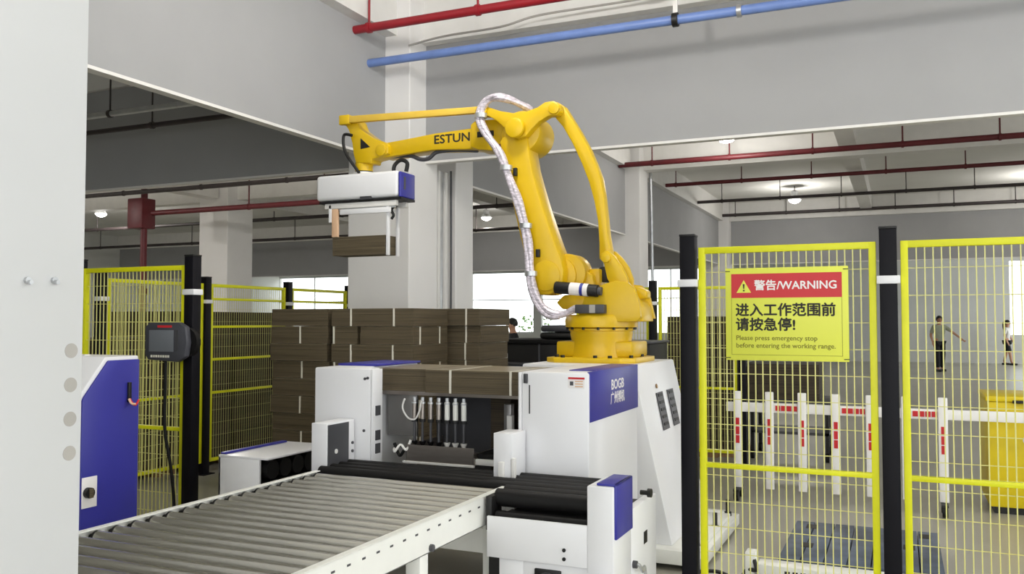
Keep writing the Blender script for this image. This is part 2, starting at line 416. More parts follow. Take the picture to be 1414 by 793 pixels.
# ================================================================== WIRE FENCES
FY = 4.65
_wires = {}
def wire_mesh(length, vertical, r=.0032):
    k = (round(length, 3), vertical, r)
    if k not in _wires:
        b = MB(); h = length / 2
        b.box(-r, r, -r, r, -h, h) if vertical else b.box(-h, h, -r, r, -r, r)
        o = b.build('wire', 'wire', None, 0, smooth=False); _wires[k] = o.data; bpy.data.objects.remove(o)
    return _wires[k]
def fence_panel(p0, p1, label, z0=.12, z1=1.99, mid=(.84,), pitch=.0355, hp=.125, fr=.034, wr=.0028):
    """p0,p1: ends in plan (axis aligned)"""
    p0 = Vector((*p0, 0)); p1 = Vector((*p1, 0)); L = (p1 - p0).length; along_y = abs(p1.y - p0.y) > abs(p1.x - p0.x)
    t = thing('wire_fence', label, 'fence', tuple((p0 + p1) / 2), 'yellow wire fence panels')
    t.rotation_euler = (0, 0, R(90) if along_y else 0); WLOC[t.name] = Vector()
    h = L / 2
    for z in (z0 + fr / 2, z1 - fr / 2) + tuple(mid):
        bx('frame_rail', 'yellow_fence', t, -h, h, -.017, .017, z - fr / 2 if z not in mid else z - .013, z + fr / 2 if z not in mid else z + .013, .003)
    for s in (-1, 1):
        bx('frame_stile', 'yellow_fence', t, s * h - (fr if s > 0 else 0), s * h + (0 if s > 0 else fr), -.018, .018, z0, z1, .003)
    n = int((L - 2 * fr) / pitch); st = (L - 2 * fr) / n
    vm = wire_mesh(z1 - z0 - fr, True, wr)
    for i in range(1, n): inst('wire', vm, t, (-h + fr + i * st, -.008, (z0 + z1) / 2))
    hm = wire_mesh(L - fr, False, wr * .7); nz = int((z1 - z0) / hp)
    for i in range(1, nz): inst('wire', hm, t, (0, .0, z0 + (z1 - z0) * i / nz))
    return t
def fence_post(x, y, label, top=2.05, wd=.08, clips=(1.80,), clip_dirs=((-1, 0), (1, 0))):
    t = thing('fence_post', label, 'post', (x, y, 0), 'black fence posts')
    q = wd / 2
    bx('post', 'post_black', t, x - q, x + q, y - q, y + q, .01, top, .003)
    bx('cap', 'black', t, x - q - .002, x + q + .002, y - q - .002, y + q + .002, top, top + .012, .003)
    bx('base_plate', 'post_black', t, x - .08, x + .08, y - .08, y + .08, 0, .01)
    for z in clips:
        bx('clip', 'white_paint', t, x - q - .013, x + q + .013, y - q - .006, y + q + .006, z - .02, z + .02, .004)
    return t
fence_post(-1.03, FY, 'black fence post left of the yellow warning sign', clips=(1.80,))
fence_post(-.045, FY, 'black fence post right of the yellow warning sign', clips=(1.80,))
fence_post(.94, FY, 'black fence post beyond the right edge of the picture')
fence_panel((-.975, FY), (-.10, FY), 'yellow wire fence panel carrying the warning sign')
fence_panel((.01, FY), (.885, FY), 'yellow wire fence panel at the right edge of the picture')
fence_post(-4.52, FY, 'thick black fence post with the hanging control pendant')
fence_post(-5.64, FY, 'black fence post peeping out beside the white column face')
fence_panel((-5.585, FY), (-4.575, FY), 'yellow wire fence panel left of the pendant post', mid=(.84,))
SX = -6.65
fence_post(SX, 5.72, 'black side fence post seen through the left wire panel')
fence_post(SX, 7.03, 'black side fence post just right of the pendant post')
fence_post(SX, 8.37, 'short looking black post above the far cardboard stacks')
fence_post(SX, 9.62, 'black post of the side fence nearest the white column')
fence_post(-6.42, 9.93, 'black corner post beside the white column')
fence_panel((SX, 5.78), (SX, 6.98), 'yellow side fence panel seen through the left panel', mid=(.84,))
fence_panel((SX, 7.09), (SX, 8.31), 'yellow side fence panel in front of the dark stacks', mid=(.84, 1.19, 1.535, 1.83), wr=.0014)
fence_panel((SX, 8.43), (SX, 9.56), 'yellow side fence panel before the far left windows', mid=(.84, 1.83), wr=.0014)
fence_post(-2.60, 9.85, 'black post behind the robot base')
fence_panel((-3.55, 9.9), (-2.655, 9.9), 'yellow fence panel hidden behind the robot base')
fence_panel((-2.545, 9.9), (-1.66, 9.9), 'yellow back fence panel seen behind the warning sign panel')
fence_post(-1.60, 9.9, 'black post behind the warning sign')

# ---------------------------------------------------------------- warning sign
sg = thing('warning_sign', 'yellow warning sign with red heading hung on the wire fence', 'sign', (-.525, FY - .03, 1.38))
sx0, sx1, sz0, sz1, sy = -.83, -.228, 1.395, 1.873, FY - .03
SW = sx1 - sx0
bx('plate', 'sign_yellow', sg, sx0, sx1, sy - .0025, sy + .0025, sz0, sz1, .001)
bx('heading', 'sign_red', sg, sx0 + .03, sx1 - .03, sy - .0035, sy - .002, sz1 - .155, sz1 - .03)
fb = MB()
for a, b, c, d in ((sx0 + .03, sx1 - .03, sz0 + .028, sz0 + .0295), (sx0 + .03, sx0 + .0315, sz0 + .028, sz1 - .03), (sx1 - .0315, sx1 - .03, sz0 + .028, sz1 - .03)):
    fb.box(a, b, sy - .0032, sy - .002, c, d)
fb.build('border_line', 'print_olive', sg, smooth=False)
tx = sx0 + .094
tri = MB().prism([(tx - .037, sz1 - .128), (tx + .037, sz1 - .128), (tx, sz1 - .062)], sy - .0042, sy - .003).build('warning_triangle', 'sign_yellow', sg, smooth=False)
MB().prism([(tx - .0045, sz1 - .083), (tx + .0045, sz1 - .083), (tx + .0025, sz1 - .108), (tx - .0025, sz1 - .108)], sy - .005, sy - .004).box(tx - .004, tx + .004, sy - .005, sy - .004, sz1 - .121, sz1 - .113).build('exclamation_mark', 'print_black', tri, smooth=False)
text('lettering', '警告/WARNING', 'print_white', sg, ((sx0 + sx1) / 2 + .047, sy - .004, sz1 - .094), .0565, FRONT, bold=.0013, sx=1.0)
text('lettering', '进入工作范围前', 'print_black', sg, (sx0 + .05, sy - .003, sz1 - .222), .0705, FRONT, 'LEFT', bold=.0021, sx=1.0)
text('lettering', '请按急停!', 'print_black', sg, (sx0 + .05, sy - .003, sz1 - .297), .0705, FRONT, 'LEFT', bold=.0021, sx=1.0)
text('lettering', 'Please press emergency stop', 'print_olive', sg, (sx0 + .052, sy - .003, sz1 - .363), .0345, FRONT, 'LEFT', bold=.0002, sx=1.0)
text('lettering', 'before entering the working range.', 'print_olive', sg, (sx0 + .052, sy - .003, sz1 - .402), .0345, FRONT, 'LEFT', bold=.0002, sx=1.0)
for x in (sx0 + .012, sx1 - .012):
    for z in (sz0 + .012, sz1 - .016):
        bx('cable_tie', 'print_black', sg, x - .012, x + .012, sy - .0045, sy + .03, z - .0015, z + .0025)

# ---------------------------------------------------------------- control pendant on the left post
pn = thing('control_pendant', 'dark grey robot teach pendant hanging on the black post', 'control panel', (-4.72, FY - .1, 1.36))
py_ = FY - .09
cx_, cz_ = -4.625, 1.452
MB().prism([(cx_ - 0.1888, cz_ - 0.0885), (cx_ - 0.1652, cz_ - 0.1239), (cx_ + 0.1062, cz_ - 0.1357), (cx_ + 0.1770, cz_ - 0.1003), (cx_ + 0.1947, cz_), (cx_ + 0.1770, cz_ + 0.1062), (cx_ + 0.1180, cz_ + 0.1357), (cx_ - 0.1593, cz_ + 0.1357), (cx_ - 0.1947, cz_ + 0.1003)], py_ - .05, py_).build('body', 'pendant', pn, .012)
bx('screen', 'screen', pn, cx_ - 0.1475, cx_ + 0.0767, py_ - .054, py_ - .05, cz_ - 0.0649, cz_ + 0.0826, .002)
bx('stop_strip', 'sign_red', pn, cx_ - 0.0708, cx_ + 0.0590, py_ - .053, py_ - .05, cz_ + 0.1003, cz_ + 0.1156)
bx('key_column', 'dark_grey', pn, cx_ + 0.0885, cx_ + 0.1180, py_ - .053, py_ - .05, cz_ - 0.0590, cz_ + 0.0826)
for k in range(8): bx('key', 'strap', pn, cx_ - 0.1298 + k * .022, cx_ - 0.1156 + k * .022, py_ - .054, py_ - .05, cz_ - 0.1062, cz_ - 0.0897)
MB().ring((cx_ + 0.1357, py_ + .0, cz_), (cx_ + 0.1357, py_ + .04, cz_), .1, .06, 20).build('hand_strap', 'black_rubber', pn)
MB().tube([(cx_ - 0.0236, py_ - .02, cz_ - 0.1298), (cx_ - 0.0236, py_ - .02, cz_ - 0.3000), (cx_ - 0.0118, py_ - .03, cz_ - 0.6000), (cx_ + 0.0354, py_ - .02, cz_ - 0.8500), (cx_ + 0.0708, py_ - .02, cz_ - 1.1), (cx_ + 0.0708, py_ - .01, .02)], .011, 8).build('cable', 'black_rubber', pn)

# ================================================================== ROLLER CONVEYOR
CZ = .75; KX0, KX1, KY0, KY1 = -3.03, -1.835, 1.25, 4.07
cv = thing('roller_conveyor', 'white gravity conveyor with steel rollers in the foreground', 'conveyor', ((KX0 + KX1) / 2, 2.7, 0))
for s, x in ((0, KX0), (1, KX1)):
    xa, xb = (x, x + .035) if s == 0 else (x - .035, x)
    b = MB().box(x if s == 0 else x - .004, x + .004 if s == 0 else x, KY0, KY1, CZ - .135, CZ + .004).box(xa, xb, KY0, KY1, CZ, CZ + .005).box(xa, xb, KY0, KY1, CZ - .135, CZ - .129)
    ro = b.build('side_rail', 'white_rail', cv, .0015, smooth=False)
    xx = KX1 if s else KX0
    slot = MB().box(-.0012, .0012, -.011, .011, -.004, .004).build('bolt_slot', 'dark_grey', ro, origin=Vector((0, 0, 0)))
    slot.location = Vector((xx, KY0 + .06, CZ - .035)) - WLOC[cv.name]
    k = 1
    while KY0 + .06 + k * .097 < KY1 - .02:
        inst('bolt_slot', slot.data, ro, (xx, KY0 + .06 + k * .097, CZ - .035)); k += 1
rm = MB().cyl((KX0 + .042, 0, 0), (KX1 - .042, 0, 0), .0275, n=24)
rm.mi = 1; rm.cyl((KX0 + .005, 0, 0), (KX0 + .044, 0, 0), .012, n=8).cyl((KX1 - .044, 0, 0), (KX1 - .005, 0, 0), .012, n=8)
rm.cyl((KX0 + .036, 0, 0), (KX0 + .046, 0, 0), .029, n=20).cyl((KX1 - .046, 0, 0), (KX1 - .036, 0, 0), .029, n=20)
r0 = rm.build('roller', ['roller_steel', 'black'], cv, origin=Vector((0, 0, 0)))
yy = KY0 + .06; k = 0
while yy < KY1 - .02:
    if k == 0: r0.location = Vector((0, yy, CZ - .030)) - WLOC[cv.name]
    else: inst('roller', r0.data, cv, (0, yy, CZ - .030))
    yy += .097; k += 1
for x in (KX0 + .0, KX1 - .075):
    for y in (1.6, 3.19, 3.93):
        bx('leg', 'white_rail', cv, x, x + .07, y, y + .07, .03, CZ - .135, .004)
        MB().cyl((x + .035, y + .035, 0), (x + .035, y + .035, .03), .035, n=12).build('foot', 'black', cv)
for y in (1.6, 3.93):
    bx('cross_brace', 'white_rail', cv, KX0 + .07, KX1 - .075, y + .015, y + .055, .44, .56, .004)
for y, z in ((3.99, CZ - .115), (3.86, CZ - .115), (3.27, CZ - .115)):
    MB().cyl((KX1, y, z), (KX1 + .014, y, z), .016, n=8).build('bolt', 'dark_grey', cv)
bx('end_plate', 'white_rail', cv, KX1 - .004, KX1 + .05, KY1 - .03, KY1 + .0, CZ - .135, CZ + .004, .002)

# ================================================================== FEEDING MACHINE
mc = thing('feeding_machine', 'white and blue carton feeding machine at the conveyor end', 'machine', (-2.2, 4.6, 0))
TZ = 1.315
# right tower
bx('right_tower', 'white_paint', mc, -1.945, -1.547, 4.5, 5.46, .06, TZ, .012)
lb = MB().box(-1.56, -1.541, 4.512, 5.452, 1.045, TZ + .004).box(-1.72, -1.541, 4.66, 5.452, TZ + .0005, TZ + .005)
lbo = lb.build('blue_cover', 'blue_paint', mc, .004)
text('lettering', 'BOGB', 'print_white', lbo, (-1.5405, 5.01, 1.222), .082, RIGHT, bold=.0015, sx=1.15)
text('lettering', '广州博机', 'print_white', lbo, (-1.5405, 5.01, 1.142), .075, RIGHT, bold=.0012, sx=.92)
bx('inner_edge', 'white_paint', mc, -1.965, -1.9455, 4.5, 4.62, .75, TZ - .005, .003)
bx('slot', 'black', mc, -1.9, -1.893, 4.4985, 4.50, 1.08, TZ - .075)
bx('hook', 'dark_grey', mc, -1.93, -1.905, 4.49, 4.50, TZ - .065, TZ - .012, .003)
pl = bx('name_plate', 'print_white', mc, -1.665, -1.57, 4.498, 4.5, TZ - .085, TZ - .025)
bx('plate_heading', 'sign_red', pl, -1.665, -1.57, 4.4972, 4.498, TZ - .036, TZ - .025)
bx('plate_print', 'dark_grey', pl, -1.655, -1.635, 4.4972, 4.498, TZ - .07, TZ - .048)
for k in range(3): bx('plate_print', 'tan_bar', pl, -1.625, -1.58, 4.4972, 4.498, TZ - .078 + k * .014, TZ - .072 + k * .014)
# left tower
bx('left_tower', 'white_paint', mc, -3.36, -2.945, 4.5, 4.615, .06, TZ - .008, .010)
bx('tower_rear', 'white_paint', mc, -3.36, -3.08, 4.617, 5.3, .06, TZ - .008, .008)
bx('tower_edge', 'white_paint', mc, -2.9445, -2.93, 4.5, 4.61, .7, TZ - .012, .003)
bx('blue_top', 'blue_paint', mc, -3.36, -3.06, 4.75, 5.3, TZ - .0075, TZ + .006, .002)
for x, z in ((-2.985, TZ - .07), (-2.965, TZ - .065), (-2.99, .93)): MB().cyl((x, 4.5, z), (x, 4.494, z), .009, n=8).build('bolt', 'dark_grey', mc)
for z in (1.05, .90, .82): bx('latch', 'dark_grey', mc, -2.93, -2.924, 4.53, 4.58, z - .03, z + .03)
# magazine deck inside
bx('back_plate', 'dark_grey', mc, -2.93, -1.96, 5.3, 5.33, .3, 1.13)
bx('magazine_rail', 'stainless', mc, -3.07, -1.97, 4.83, 4.87, 1.125, 1.155)
bx('magazine_rail', 'stainless', mc, -3.07, -1.97, 5.2, 5.24, 1.125, 1.155)
bx('side_panel', 'grey_plate', mc, -3.05, -2.83, 4.86, 4.88, .86, 1.125, .003)
bx('side_panel', 'stainless', mc, -2.19, -1.97, 5.06, 5.08, .86, 1.125, .003)
bx('side_block', 'edge_white', mc, -2.20, -2.165, 4.86, 4.9, .82, 1.02, .003)
bx('side_block', 'grey_plate', mc, -2.26, -2.21, 4.95, 5.0, .82, 1.08, .003)
bx('support_column', 'cardboard_dark', mc, -2.42, -2.28, 5.1, 5.29, .3, 1.1)
for k in range(7):
    x = -2.80 + k * .058; pale = k >= 4; y = 4.78
    cy = thing('cylinder_tmp', '', '') if False else None
    body = MB().cyl((x, y, .985), (x, y, 1.095), .0165, n=12).build('suction_cylinder', 'white_rail' if pale else 'stainless', mc)
    MB().cyl((x, y, 1.095), (x, y, 1.12), .012, n=10).cyl((x, y, 1.08), (x, y, 1.09), .02, n=10).build('fitting', 'galvanised', body)
    MB().cyl((x, y, .84), (x, y, .985), .009, n=8).build('rod', 'dark_grey', body)
    MB().cyl((x, y, .965), (x, y, .985), .02, n=10).build('collar', 'black', body)
    MB().cyl((x, y, .82), (x, y, .845), .012, .022, n=12).build('suction_cup', 'black_rubber' if not pale else 'edge_white', body)
MB().tube([(-2.86, 4.76, 1.11), (-2.87, 4.75, 1.05), (-2.83, 4.75, .99), (-2.78, 4.75, .985), (-2.75, 4.75, 1.03), (-2.74, 4.76, 1.10)], .006, 8).build('air_hose', 'edge_white', mc)
MB().tube([(-2.90, 4.7, .8), (-2.87, 4.66, .79), (-2.84, 4.68, .83), (-2.80, 4.68, .80), (-2.78, 4.7, .86)], .008, 8).build('air_hose', 'edge_white', mc)
MB().tube([(-2.91, 4.72, .83), (-2.86, 4.7, .76), (-2.82, 4.7, .80), (-2.79, 4.7, .77)], .01, 8).build('air_hose', 'black_rubber', mc)
# sheet tray
ty = 4.68
tr = MB().box(-2.80, -2.335, ty, ty + .006, .735, .835).box(-2.80, -2.335, ty, 5.15, .728, .736).box(-2.341, -2.335, ty, 5.15, .735, .80).box(-2.80, -2.794, ty, 5.15, .735, .835)
tro = tr.build('sheet_tray', 'stainless', mc, .002, smooth=False)
bx('tray_lip', 'edge_white', tro, -2.82, -2.325, ty - .014, ty + .0, .722, .736, .002)
bx('tray_side', 'edge_white', mc, -2.335, -2.06, 4.70, 5.12, .735, .77, .004)
bx('tray_pad', 'black_rubber', mc, -2.33, -2.08, 4.72, 5.12, .77, .80, .004)
# black roller deck
for k in range(4):
    y = 4.165 + k * .088
    MB().cyl((-3.06, y, .728), (-1.30, y, .728), .036, n=18).build('black_roller', 'black_rubber', mc)
for k in range(3):
    y = 3.87 + k * .1
    MB().cyl((-1.80, y, .742), (-1.24, y, .742), .043, n=18).build('black_roller', 'black_rubber', mc)
bx('deck_pan', 'black', mc, -3.08, -1.26, 4.09, 4.49, .60, .66)
bx('deck_pan', 'black', mc, -1.80, -1.255, 3.80, 4.09, .60, .65)
MB().cyl((-1.78, 3.82, .66), (-1.27, 3.82, .66), .03, n=14).build('drive_shaft', 'black_rubber', mc)
bx('shaft_mount', 'black', mc, -1.82, -1.79, 3.78, 3.9, .6, .76, .004)
# guide boxes either side of the outlet
g = bx('guide_box', 'white_paint', mc, -3.16, -3.05, 4.205, 4.485, .705, 1.0, .004)
bx('guide_liner', 'dark_grey', g, -3.05, -3.046, 4.212, 4.42, .71, .99)
MB().cyl((-3.046, 4.29, .83), (-3.042, 4.29, .83), .014, n=12).build('hole_rim', 'edge_white', g)
for z in (.86, .81): MB().cyl((-3.05, 4.46, z), (-3.042, 4.46, z), .009, n=8).build('bolt', 'dark_grey', g)
g = bx('guide_box', 'white_paint', mc, -2.025, -1.915, 4.30, 4.49, .705, .99, .004)
bx('guide_post', 'edge_white', g, -1.985, -1.955, 4.27, 4.30, .70, .84, .004)
bx('guide_post', 'edge_white', g, -1.925, -1.90, 4.30, 4.33, .70, .86, .004)
# front frame under the black rollers
FX = -1.176
bx('front_panel', 'white_paint', mc, -1.80, -1.30, 3.75, 3.765, .485, .675, .002)
bx('lower_panel', 'white_paint', mc, -1.62, -1.22, 3.77, 3.79, .08, .485, .002)
bx('end_frame', 'white_paint', mc, -1.30, FX, 3.75, 4.03, .362, .855, .006)
bx('side_panel', 'white_paint', mc, -1.22, FX, 4.035, 4.49, .06, .70, .004)
bx('corner_panel', 'white_paint', mc, -1.215, FX - .002, 3.772, 4.03, .06, .358, .004)
bc = MB().box(FX - .004, FX + .012, 3.765, 4.02, .62, .868).box(-1.26, FX + .012, 3.765, 4.02, .856, .868)
bc.build('blue_end_cover', 'blue_paint', mc, .005)
bx('frame_base', 'white_paint', mc, -1.8, -1.24, 3.8, 4.48, .06, .36)
bx('gap', 'black', mc, -1.80, -1.745, 3.772, 3.79, .08, .485)
bx('lower_panel', 'white_paint', mc, -1.745, -1.62, 3.771, 3.79, .08, .485, .002)
fn = bx('fan_grille', 'black', mc, -1.56, -1.43, 3.755, 3.77, .325, .455, .004)
for rr in (.05, .035, .02): MB().ring((-1.495, 3.755, .39), (-1.495, 3.75, .39), rr + .004, rr, 20).build('fan_ring', 'dark_grey', fn)
jb = bx('control_box', 'white_paint', mc, -1.27, -1.16, 3.62, 3.745, .06, .465, .012)
bx('label', 'black', jb, -1.16, -1.1585, 3.64, 3.69, .37, .43)
bx('label', 'black', mc, FX, FX + .002, 4.25, 4.31, .49, .55)
for z in (.555, .515): MB().cyl((-1.41, 3.75, z), (-1.41, 3.745, z), .009, n=8).build('bolt', 'black', mc)
h = MB().tube([(FX, 4.08, .43), (FX + .03, 4.06, .44), (FX + .035, 4.10, .40), (FX + .03, 4.15, .41), (FX + .03, 4.17, .37)], .008, 8).build('keys', 'galvanised', mc)
MB().cyl((FX, 4.06, .44), (FX + .02, 4.06, .44), .018, n=12).build('lock', 'dark_grey', mc)
MB().cyl((FX - .03, 4.30, .735), (FX + .008, 4.30, .735), .012, n=10).cyl((FX + .008, 4.30, .735), (FX + .028, 4.30, .735), .022, n=14).build('shaft_end', 'black', mc)
for x in (-3.3, -3.0, -1.75, -1.24):
    for y in (3.85 if x > -2 else 4.56, 4.45 if x > -2 else 5.2):
        MB().cyl((x, y, 0), (x, y, .065), .03, n=12).build('foot', 'black', mc)
for x in (-1.9, -1.6):
    for y in (4.6, 5.35): MB().cyl((x, y, 0), (x, y, .065), .03, n=12).build('foot', 'black', mc)

# small side unit left of the machine
su = thing('side_feeder', 'low white feeder unit with black wavy rollers left of the machine', 'machine', (-3.95, 4.85, 0))
b = MB().box(-4.13, -3.79, 4.5, 4.52, .1, .70).box(-4.13, -4.11, 4.5, 5.2, .1, .70).box(-4.13, -3.72, 4.5, 5.2, .70, .715)
b.build('housing', 'white_paint', su, .004)
bx('blue_strip', 'blue_paint', su, -4.13, -4.085, 4.52, 5.15, .7155, .728, .003)
for k in range(5): MB().cyl((-4.08, 4.60 + k * .13, .625), (-3.76, 4.60 + k * .13, .625), .062, n=18).build('black_roller', 'black_rubber', su)
bx('inner_box', 'black', su, -4.08, -3.78, 4.53, 5.19, .08, .55)
for x in (-4.08, -3.82):
    for y in (4.56, 5.14): MB().cyl((x, y, 0), (x, y, .1), .025, n=10).build('foot', 'black', su)

# blue control cabinet
cb = thing('control_cabinet', 'blue sided control cabinet with sloped front left of the conveyor', 'cabinet', (-4.2, 3.4, 0))
prof = [(3.245, .08), (3.625, .08), (3.625, 1.405), (3.40, 1.405), (3.245, 1.215)]
MB().prism(prof, -4.6, -3.915, 'x').build('body', 'white_paint', cb, .008)
pr2 = [(3.25, .10), (3.62, .10), (3.62, 1.385), (3.41, 1.385), (3.26, 1.20), (3.25, 1.18)]
MB().prism(pr2, -3.915, -3.90, 'x').build('side_panel', 'blue_paint', cb, .006)
bx('plinth', 'black', cb, -4.58, -3.93, 3.27, 3.61, 0, .08)
bx('switch_plate', 'print_white', cb, -3.90, -3.894, 3.252, 3.345, .62, .78, .002)
MB().cyl((-3.894, 3.285, .70), (-3.87, 3.285, .70), .028, n=14).build('rotary_switch', 'black', cb)
bx('switch_grip', 'cardboard', cb, -3.87, -3.86, 3.275, 3.297, .675, .725, .002)
bx('key_holder', 'black', cb, -3.90, -3.885, 3.535, 3.555, 1.15, 1.26, .003)
MB().tube([(-3.885, 3.54, 1.17), (-3.87, 3.55, 1.14), (-3.87, 3.57, 1.135), (-3.87, 3.59, 1.16)], .006, 6).build('red_tag', 'sign_red', cb)
MB().tube([(-3.88, 3.53, 1.17), (-3.865, 3.535, 1.145), (-3.865, 3.56, 1.14)], .006, 6).build('red_tag', 'tan_bar', cb)

# white steel column in the left foreground
fc = thing('machine_column', 'tall white sheet steel machine column filling the left edge', 'column', (-1.76, .6, 0))
bx('casing', 'column_white', fc, -1.82, -1.70, -.35, 1.415, 0, 3.4, .004)
for k in range(4):
    q = atx(98.3 - .9 * k, 484.5 + 47.2 * k, -1.70)
    MB().cyl((-1.7005, q.y, q.z), (-1.6992, q.y, q.z), .0165, n=24).build('hole_plug', 'conduit', fc)
for u in (37, 74):
    q = atx(u, 387.5, -1.70)
    MB().cyl((-1.70, q.y, q.z), (-1.693, q.y, q.z), .008, n=8).cyl((-1.693, q.y, q.z - .004), (-1.685, q.y, q.z - .004), .005, n=8).build('bolt', 'galvanised', fc)

# ================================================================== ROBOT PEDESTAL
pd = thing('robot_pedestal', 'white tapered steel pedestal under the yellow robot', 'pedestal', (-2.0, 6.2, 0))
zt, zb = 1.298, .13
def frustum(b, x0, x1, y0, y1, X0, X1, Y0, Y1, za, zb_):
    vs = [(x0, y0, za), (x1, y0, za), (x1, y1, za), (x0, y1, za), (X0, Y0, zb_), (X1, Y0, zb_), (X1, Y1, zb_), (X0, Y1, zb_)]
    return b.add(vs, [(0, 3, 2, 1), (4, 5, 6, 7), (0, 1, 5, 4), (1, 2, 6, 5), (2, 3, 7, 6), (3, 0, 4, 7)])
frustum(MB(), -2.66, -1.375, 5.66, 6.78, -2.42, -1.62, 5.62, 6.74, zb, zt).build('body', 'white_paint', pd, .008)
bx('base_frame', 'white_rail', pd, -2.8, -1.25, 5.55, 5.63, .04, .13, .004)
bx('base_frame', 'white_rail', pd, -2.8, -1.25, 6.79, 6.90, .04, .13, .004)
bx('base_plate', 'white_rail', pd, -2.75, -1.2, 5.63, 6.79, .1, .13, .004)
bx('foot_rail', 'white_rail', pd, -1.26, -1.16, 5.55, 6.95, .02, .10, .004)
for y in (5.75, 6.35, 6.85): MB().cyl((-1.23, y, .1), (-1.23, y, .22), .016, n=10).cyl((-1.23, y, .1), (-1.23, y, .13), .03, n=6).build('anchor_bolt', 'black', pd)
nx = Vector((zt - zb, 0, .245)).normalized()
def on_slope(y, z): return Vector((-1.375 - .245 * (z - zb) / (zt - zb), y, z))
for (u0, v0, u1, v1) in ((909, 556, 931, 594), (931, 553, 947, 588)):
    ya, yb = (6.02, 6.19) if u0 < 920 else (6.33, 6.50)
    b = MB(); ps = [on_slope(y, z) + nx * .003 for y, z in ((ya, .83), (yb, .83), (yb, 1.09), (ya, 1.09))]; qs = [q_ + nx * .006 for q_ in ps]
    b.add(ps + qs, [(0, 3, 2, 1), (4, 5, 6, 7), (0, 1, 5, 4), (1, 2, 6, 5), (2, 3, 7, 6), (3, 0, 4, 7)]).build('vent', 'dark_grey', pd)
    for k in range(5):
        z = .86 + k * .05; b = MB(); ps = [on_slope(y, zz) + nx * .009 for y, zz in ((ya + .03, z), (yb - .03, z), (yb - .03, z + .02), (ya + .03, z + .02))]; qs = [q_ + nx * .004 for q_ in ps]
        b.add(ps + qs, [(0, 3, 2, 1), (4, 5, 6, 7), (0, 1, 5, 4), (1, 2, 6, 5), (2, 3, 7, 6), (3, 0, 4, 7)]).build('vent_slat', 'black', pd)
q = on_slope(6.07, 1.135) + nx * .004
MB().cyl(q, q + nx * .006, .016, n=10).build('warning_dot', 'wood', pd)

# ================================================================== ROBOT
RX, RY, RZ = -2.03, 6.2, zt
rb = thing('palletizing_robot', 'large yellow palletizing robot arm reaching left', 'robot', (RX, RY, RZ))
YR = 'yellow_robot'
def pp(pts, y): return [(aty(u, v, y).x, aty(u, v, y).z) for u, v in pts]
def part(name, pts, y0, y1, m=YR, bev=.012, parent=None, ref=None):
    return MB().prism(pp(pts, ref if ref is not None else y0), y0, y1).build(name, m, parent or rb, bev)
def ycyl(name, u, v, y0, y1, r, m=YR, bev=.008, parent=None, n=28):
    c = aty(u, v, y0); return MB().cyl((c.x, y0, c.z), (c.x, y1, c.z), r, n=n).build(name, m, parent or rb, bev)
# base
c8 = .09; px0, px1, py0, py1 = RX - .335, RX + .335, RY - .35, RY + .35
plate = MB().prism([(px0 + c8, py0), (px1 - c8, py0), (px1, py0 + c8), (px1, py1 - c8), (px1 - c8, py1), (px0 + c8, py1), (px0, py1 - c8), (px0, py0 + c8)], RZ, RZ + .036, 'z').build('base_plate', YR, rb, .004)
for x, y in ((-.28, -.2), (-.2, -.29), (.05, -.3), (.16, -.3), (.28, -.18), (.28, .1)):
    MB().cyl((RX + x, RY + y, RZ + .036), (RX + x, RY + y, RZ + .054), .017, n=6).build('base_bolt', 'black', plate)
MB().box(RX - .30, RX + .28, RY - .16, RY + .26, RZ + .036, RZ + .15).build('base_block', YR, rb, .015)
MB().lathe((RX, RY, RZ), [(.235, .036), (.225, .09), (.222, .15), (.232, .20), (.232, .225), (.245, .23), (.245, .245)], 40).build('base_drum', YR, rb)
drum = MB().lathe((RX, RY, RZ), [(.225, .245), (.235, .25), (.268, .255), (.272, .30), (.262, .335), (.25, .345)], 40).build('swing_ring', YR, rb)
for k in range(14):
    a = 2 * math.pi * k / 14
    MB().cyl((RX + .254 * math.cos(a), RY + .254 * math.sin(a), RZ + .236), (RX + .254 * math.cos(a), RY + .254 * math.sin(a), RZ + .256), .011, n=6).build('ring_bolt', 'black', drum)
# turret body
TY0 = RY - .20
part('turret_cheek', [(797, 440), (802, 425), (807, 411), (818, 402), (834, 392), (850, 388), (866, 390), (875, 398), (881, 415), (884, 438), (880, 444), (806, 446)], TY0, TY0 + .05, bev=.004)
part('turret_body', [(806, 446), (808, 430), (818, 415), (845, 406), (874, 408), (884, 424), (887, 444)], TY0 + .05, RY + .16, ref=TY0 + .05, bev=.006)
part('turret_cheek', [(806, 446), (812, 425), (830, 402), (850, 390), (868, 392), (880, 410), (887, 440)], RY + .16, RY + .21, ref=TY0 + .03, bev=.004)
part('turret_nose', [(768, 418), (778, 408), (812, 404), (815, 428), (790, 428), (776, 427)], RY - .04, RY + .1, bev=.01)
part('turret_lug', [(864, 394), (880, 396), (893, 402), (893, 412), (880, 414)], RY - .02, RY + .1)
# shoulder gearbox behind the lower arm
ycyl('shoulder_gearbox', 782, 378, RY - .04, RY + .14, .152, bev=.012)
ycyl('shoulder_flange', 770, 381, RY - .06, RY - .04, .145, bev=.005)
part('shoulder_mount', [(782, 384), (806, 372), (818, 380), (822, 402), (800, 412), (782, 405)], RY + .0, RY + .12, ref=RY)
MB().box(aty(816, 370, RY + .1).x, aty(830, 370, RY + .1).x, RY + .06, RY + .2, aty(816, 398, RY + .1).z, aty(816, 372, RY + .1).z).build('shoulder_bracket', YR, rb, .01)
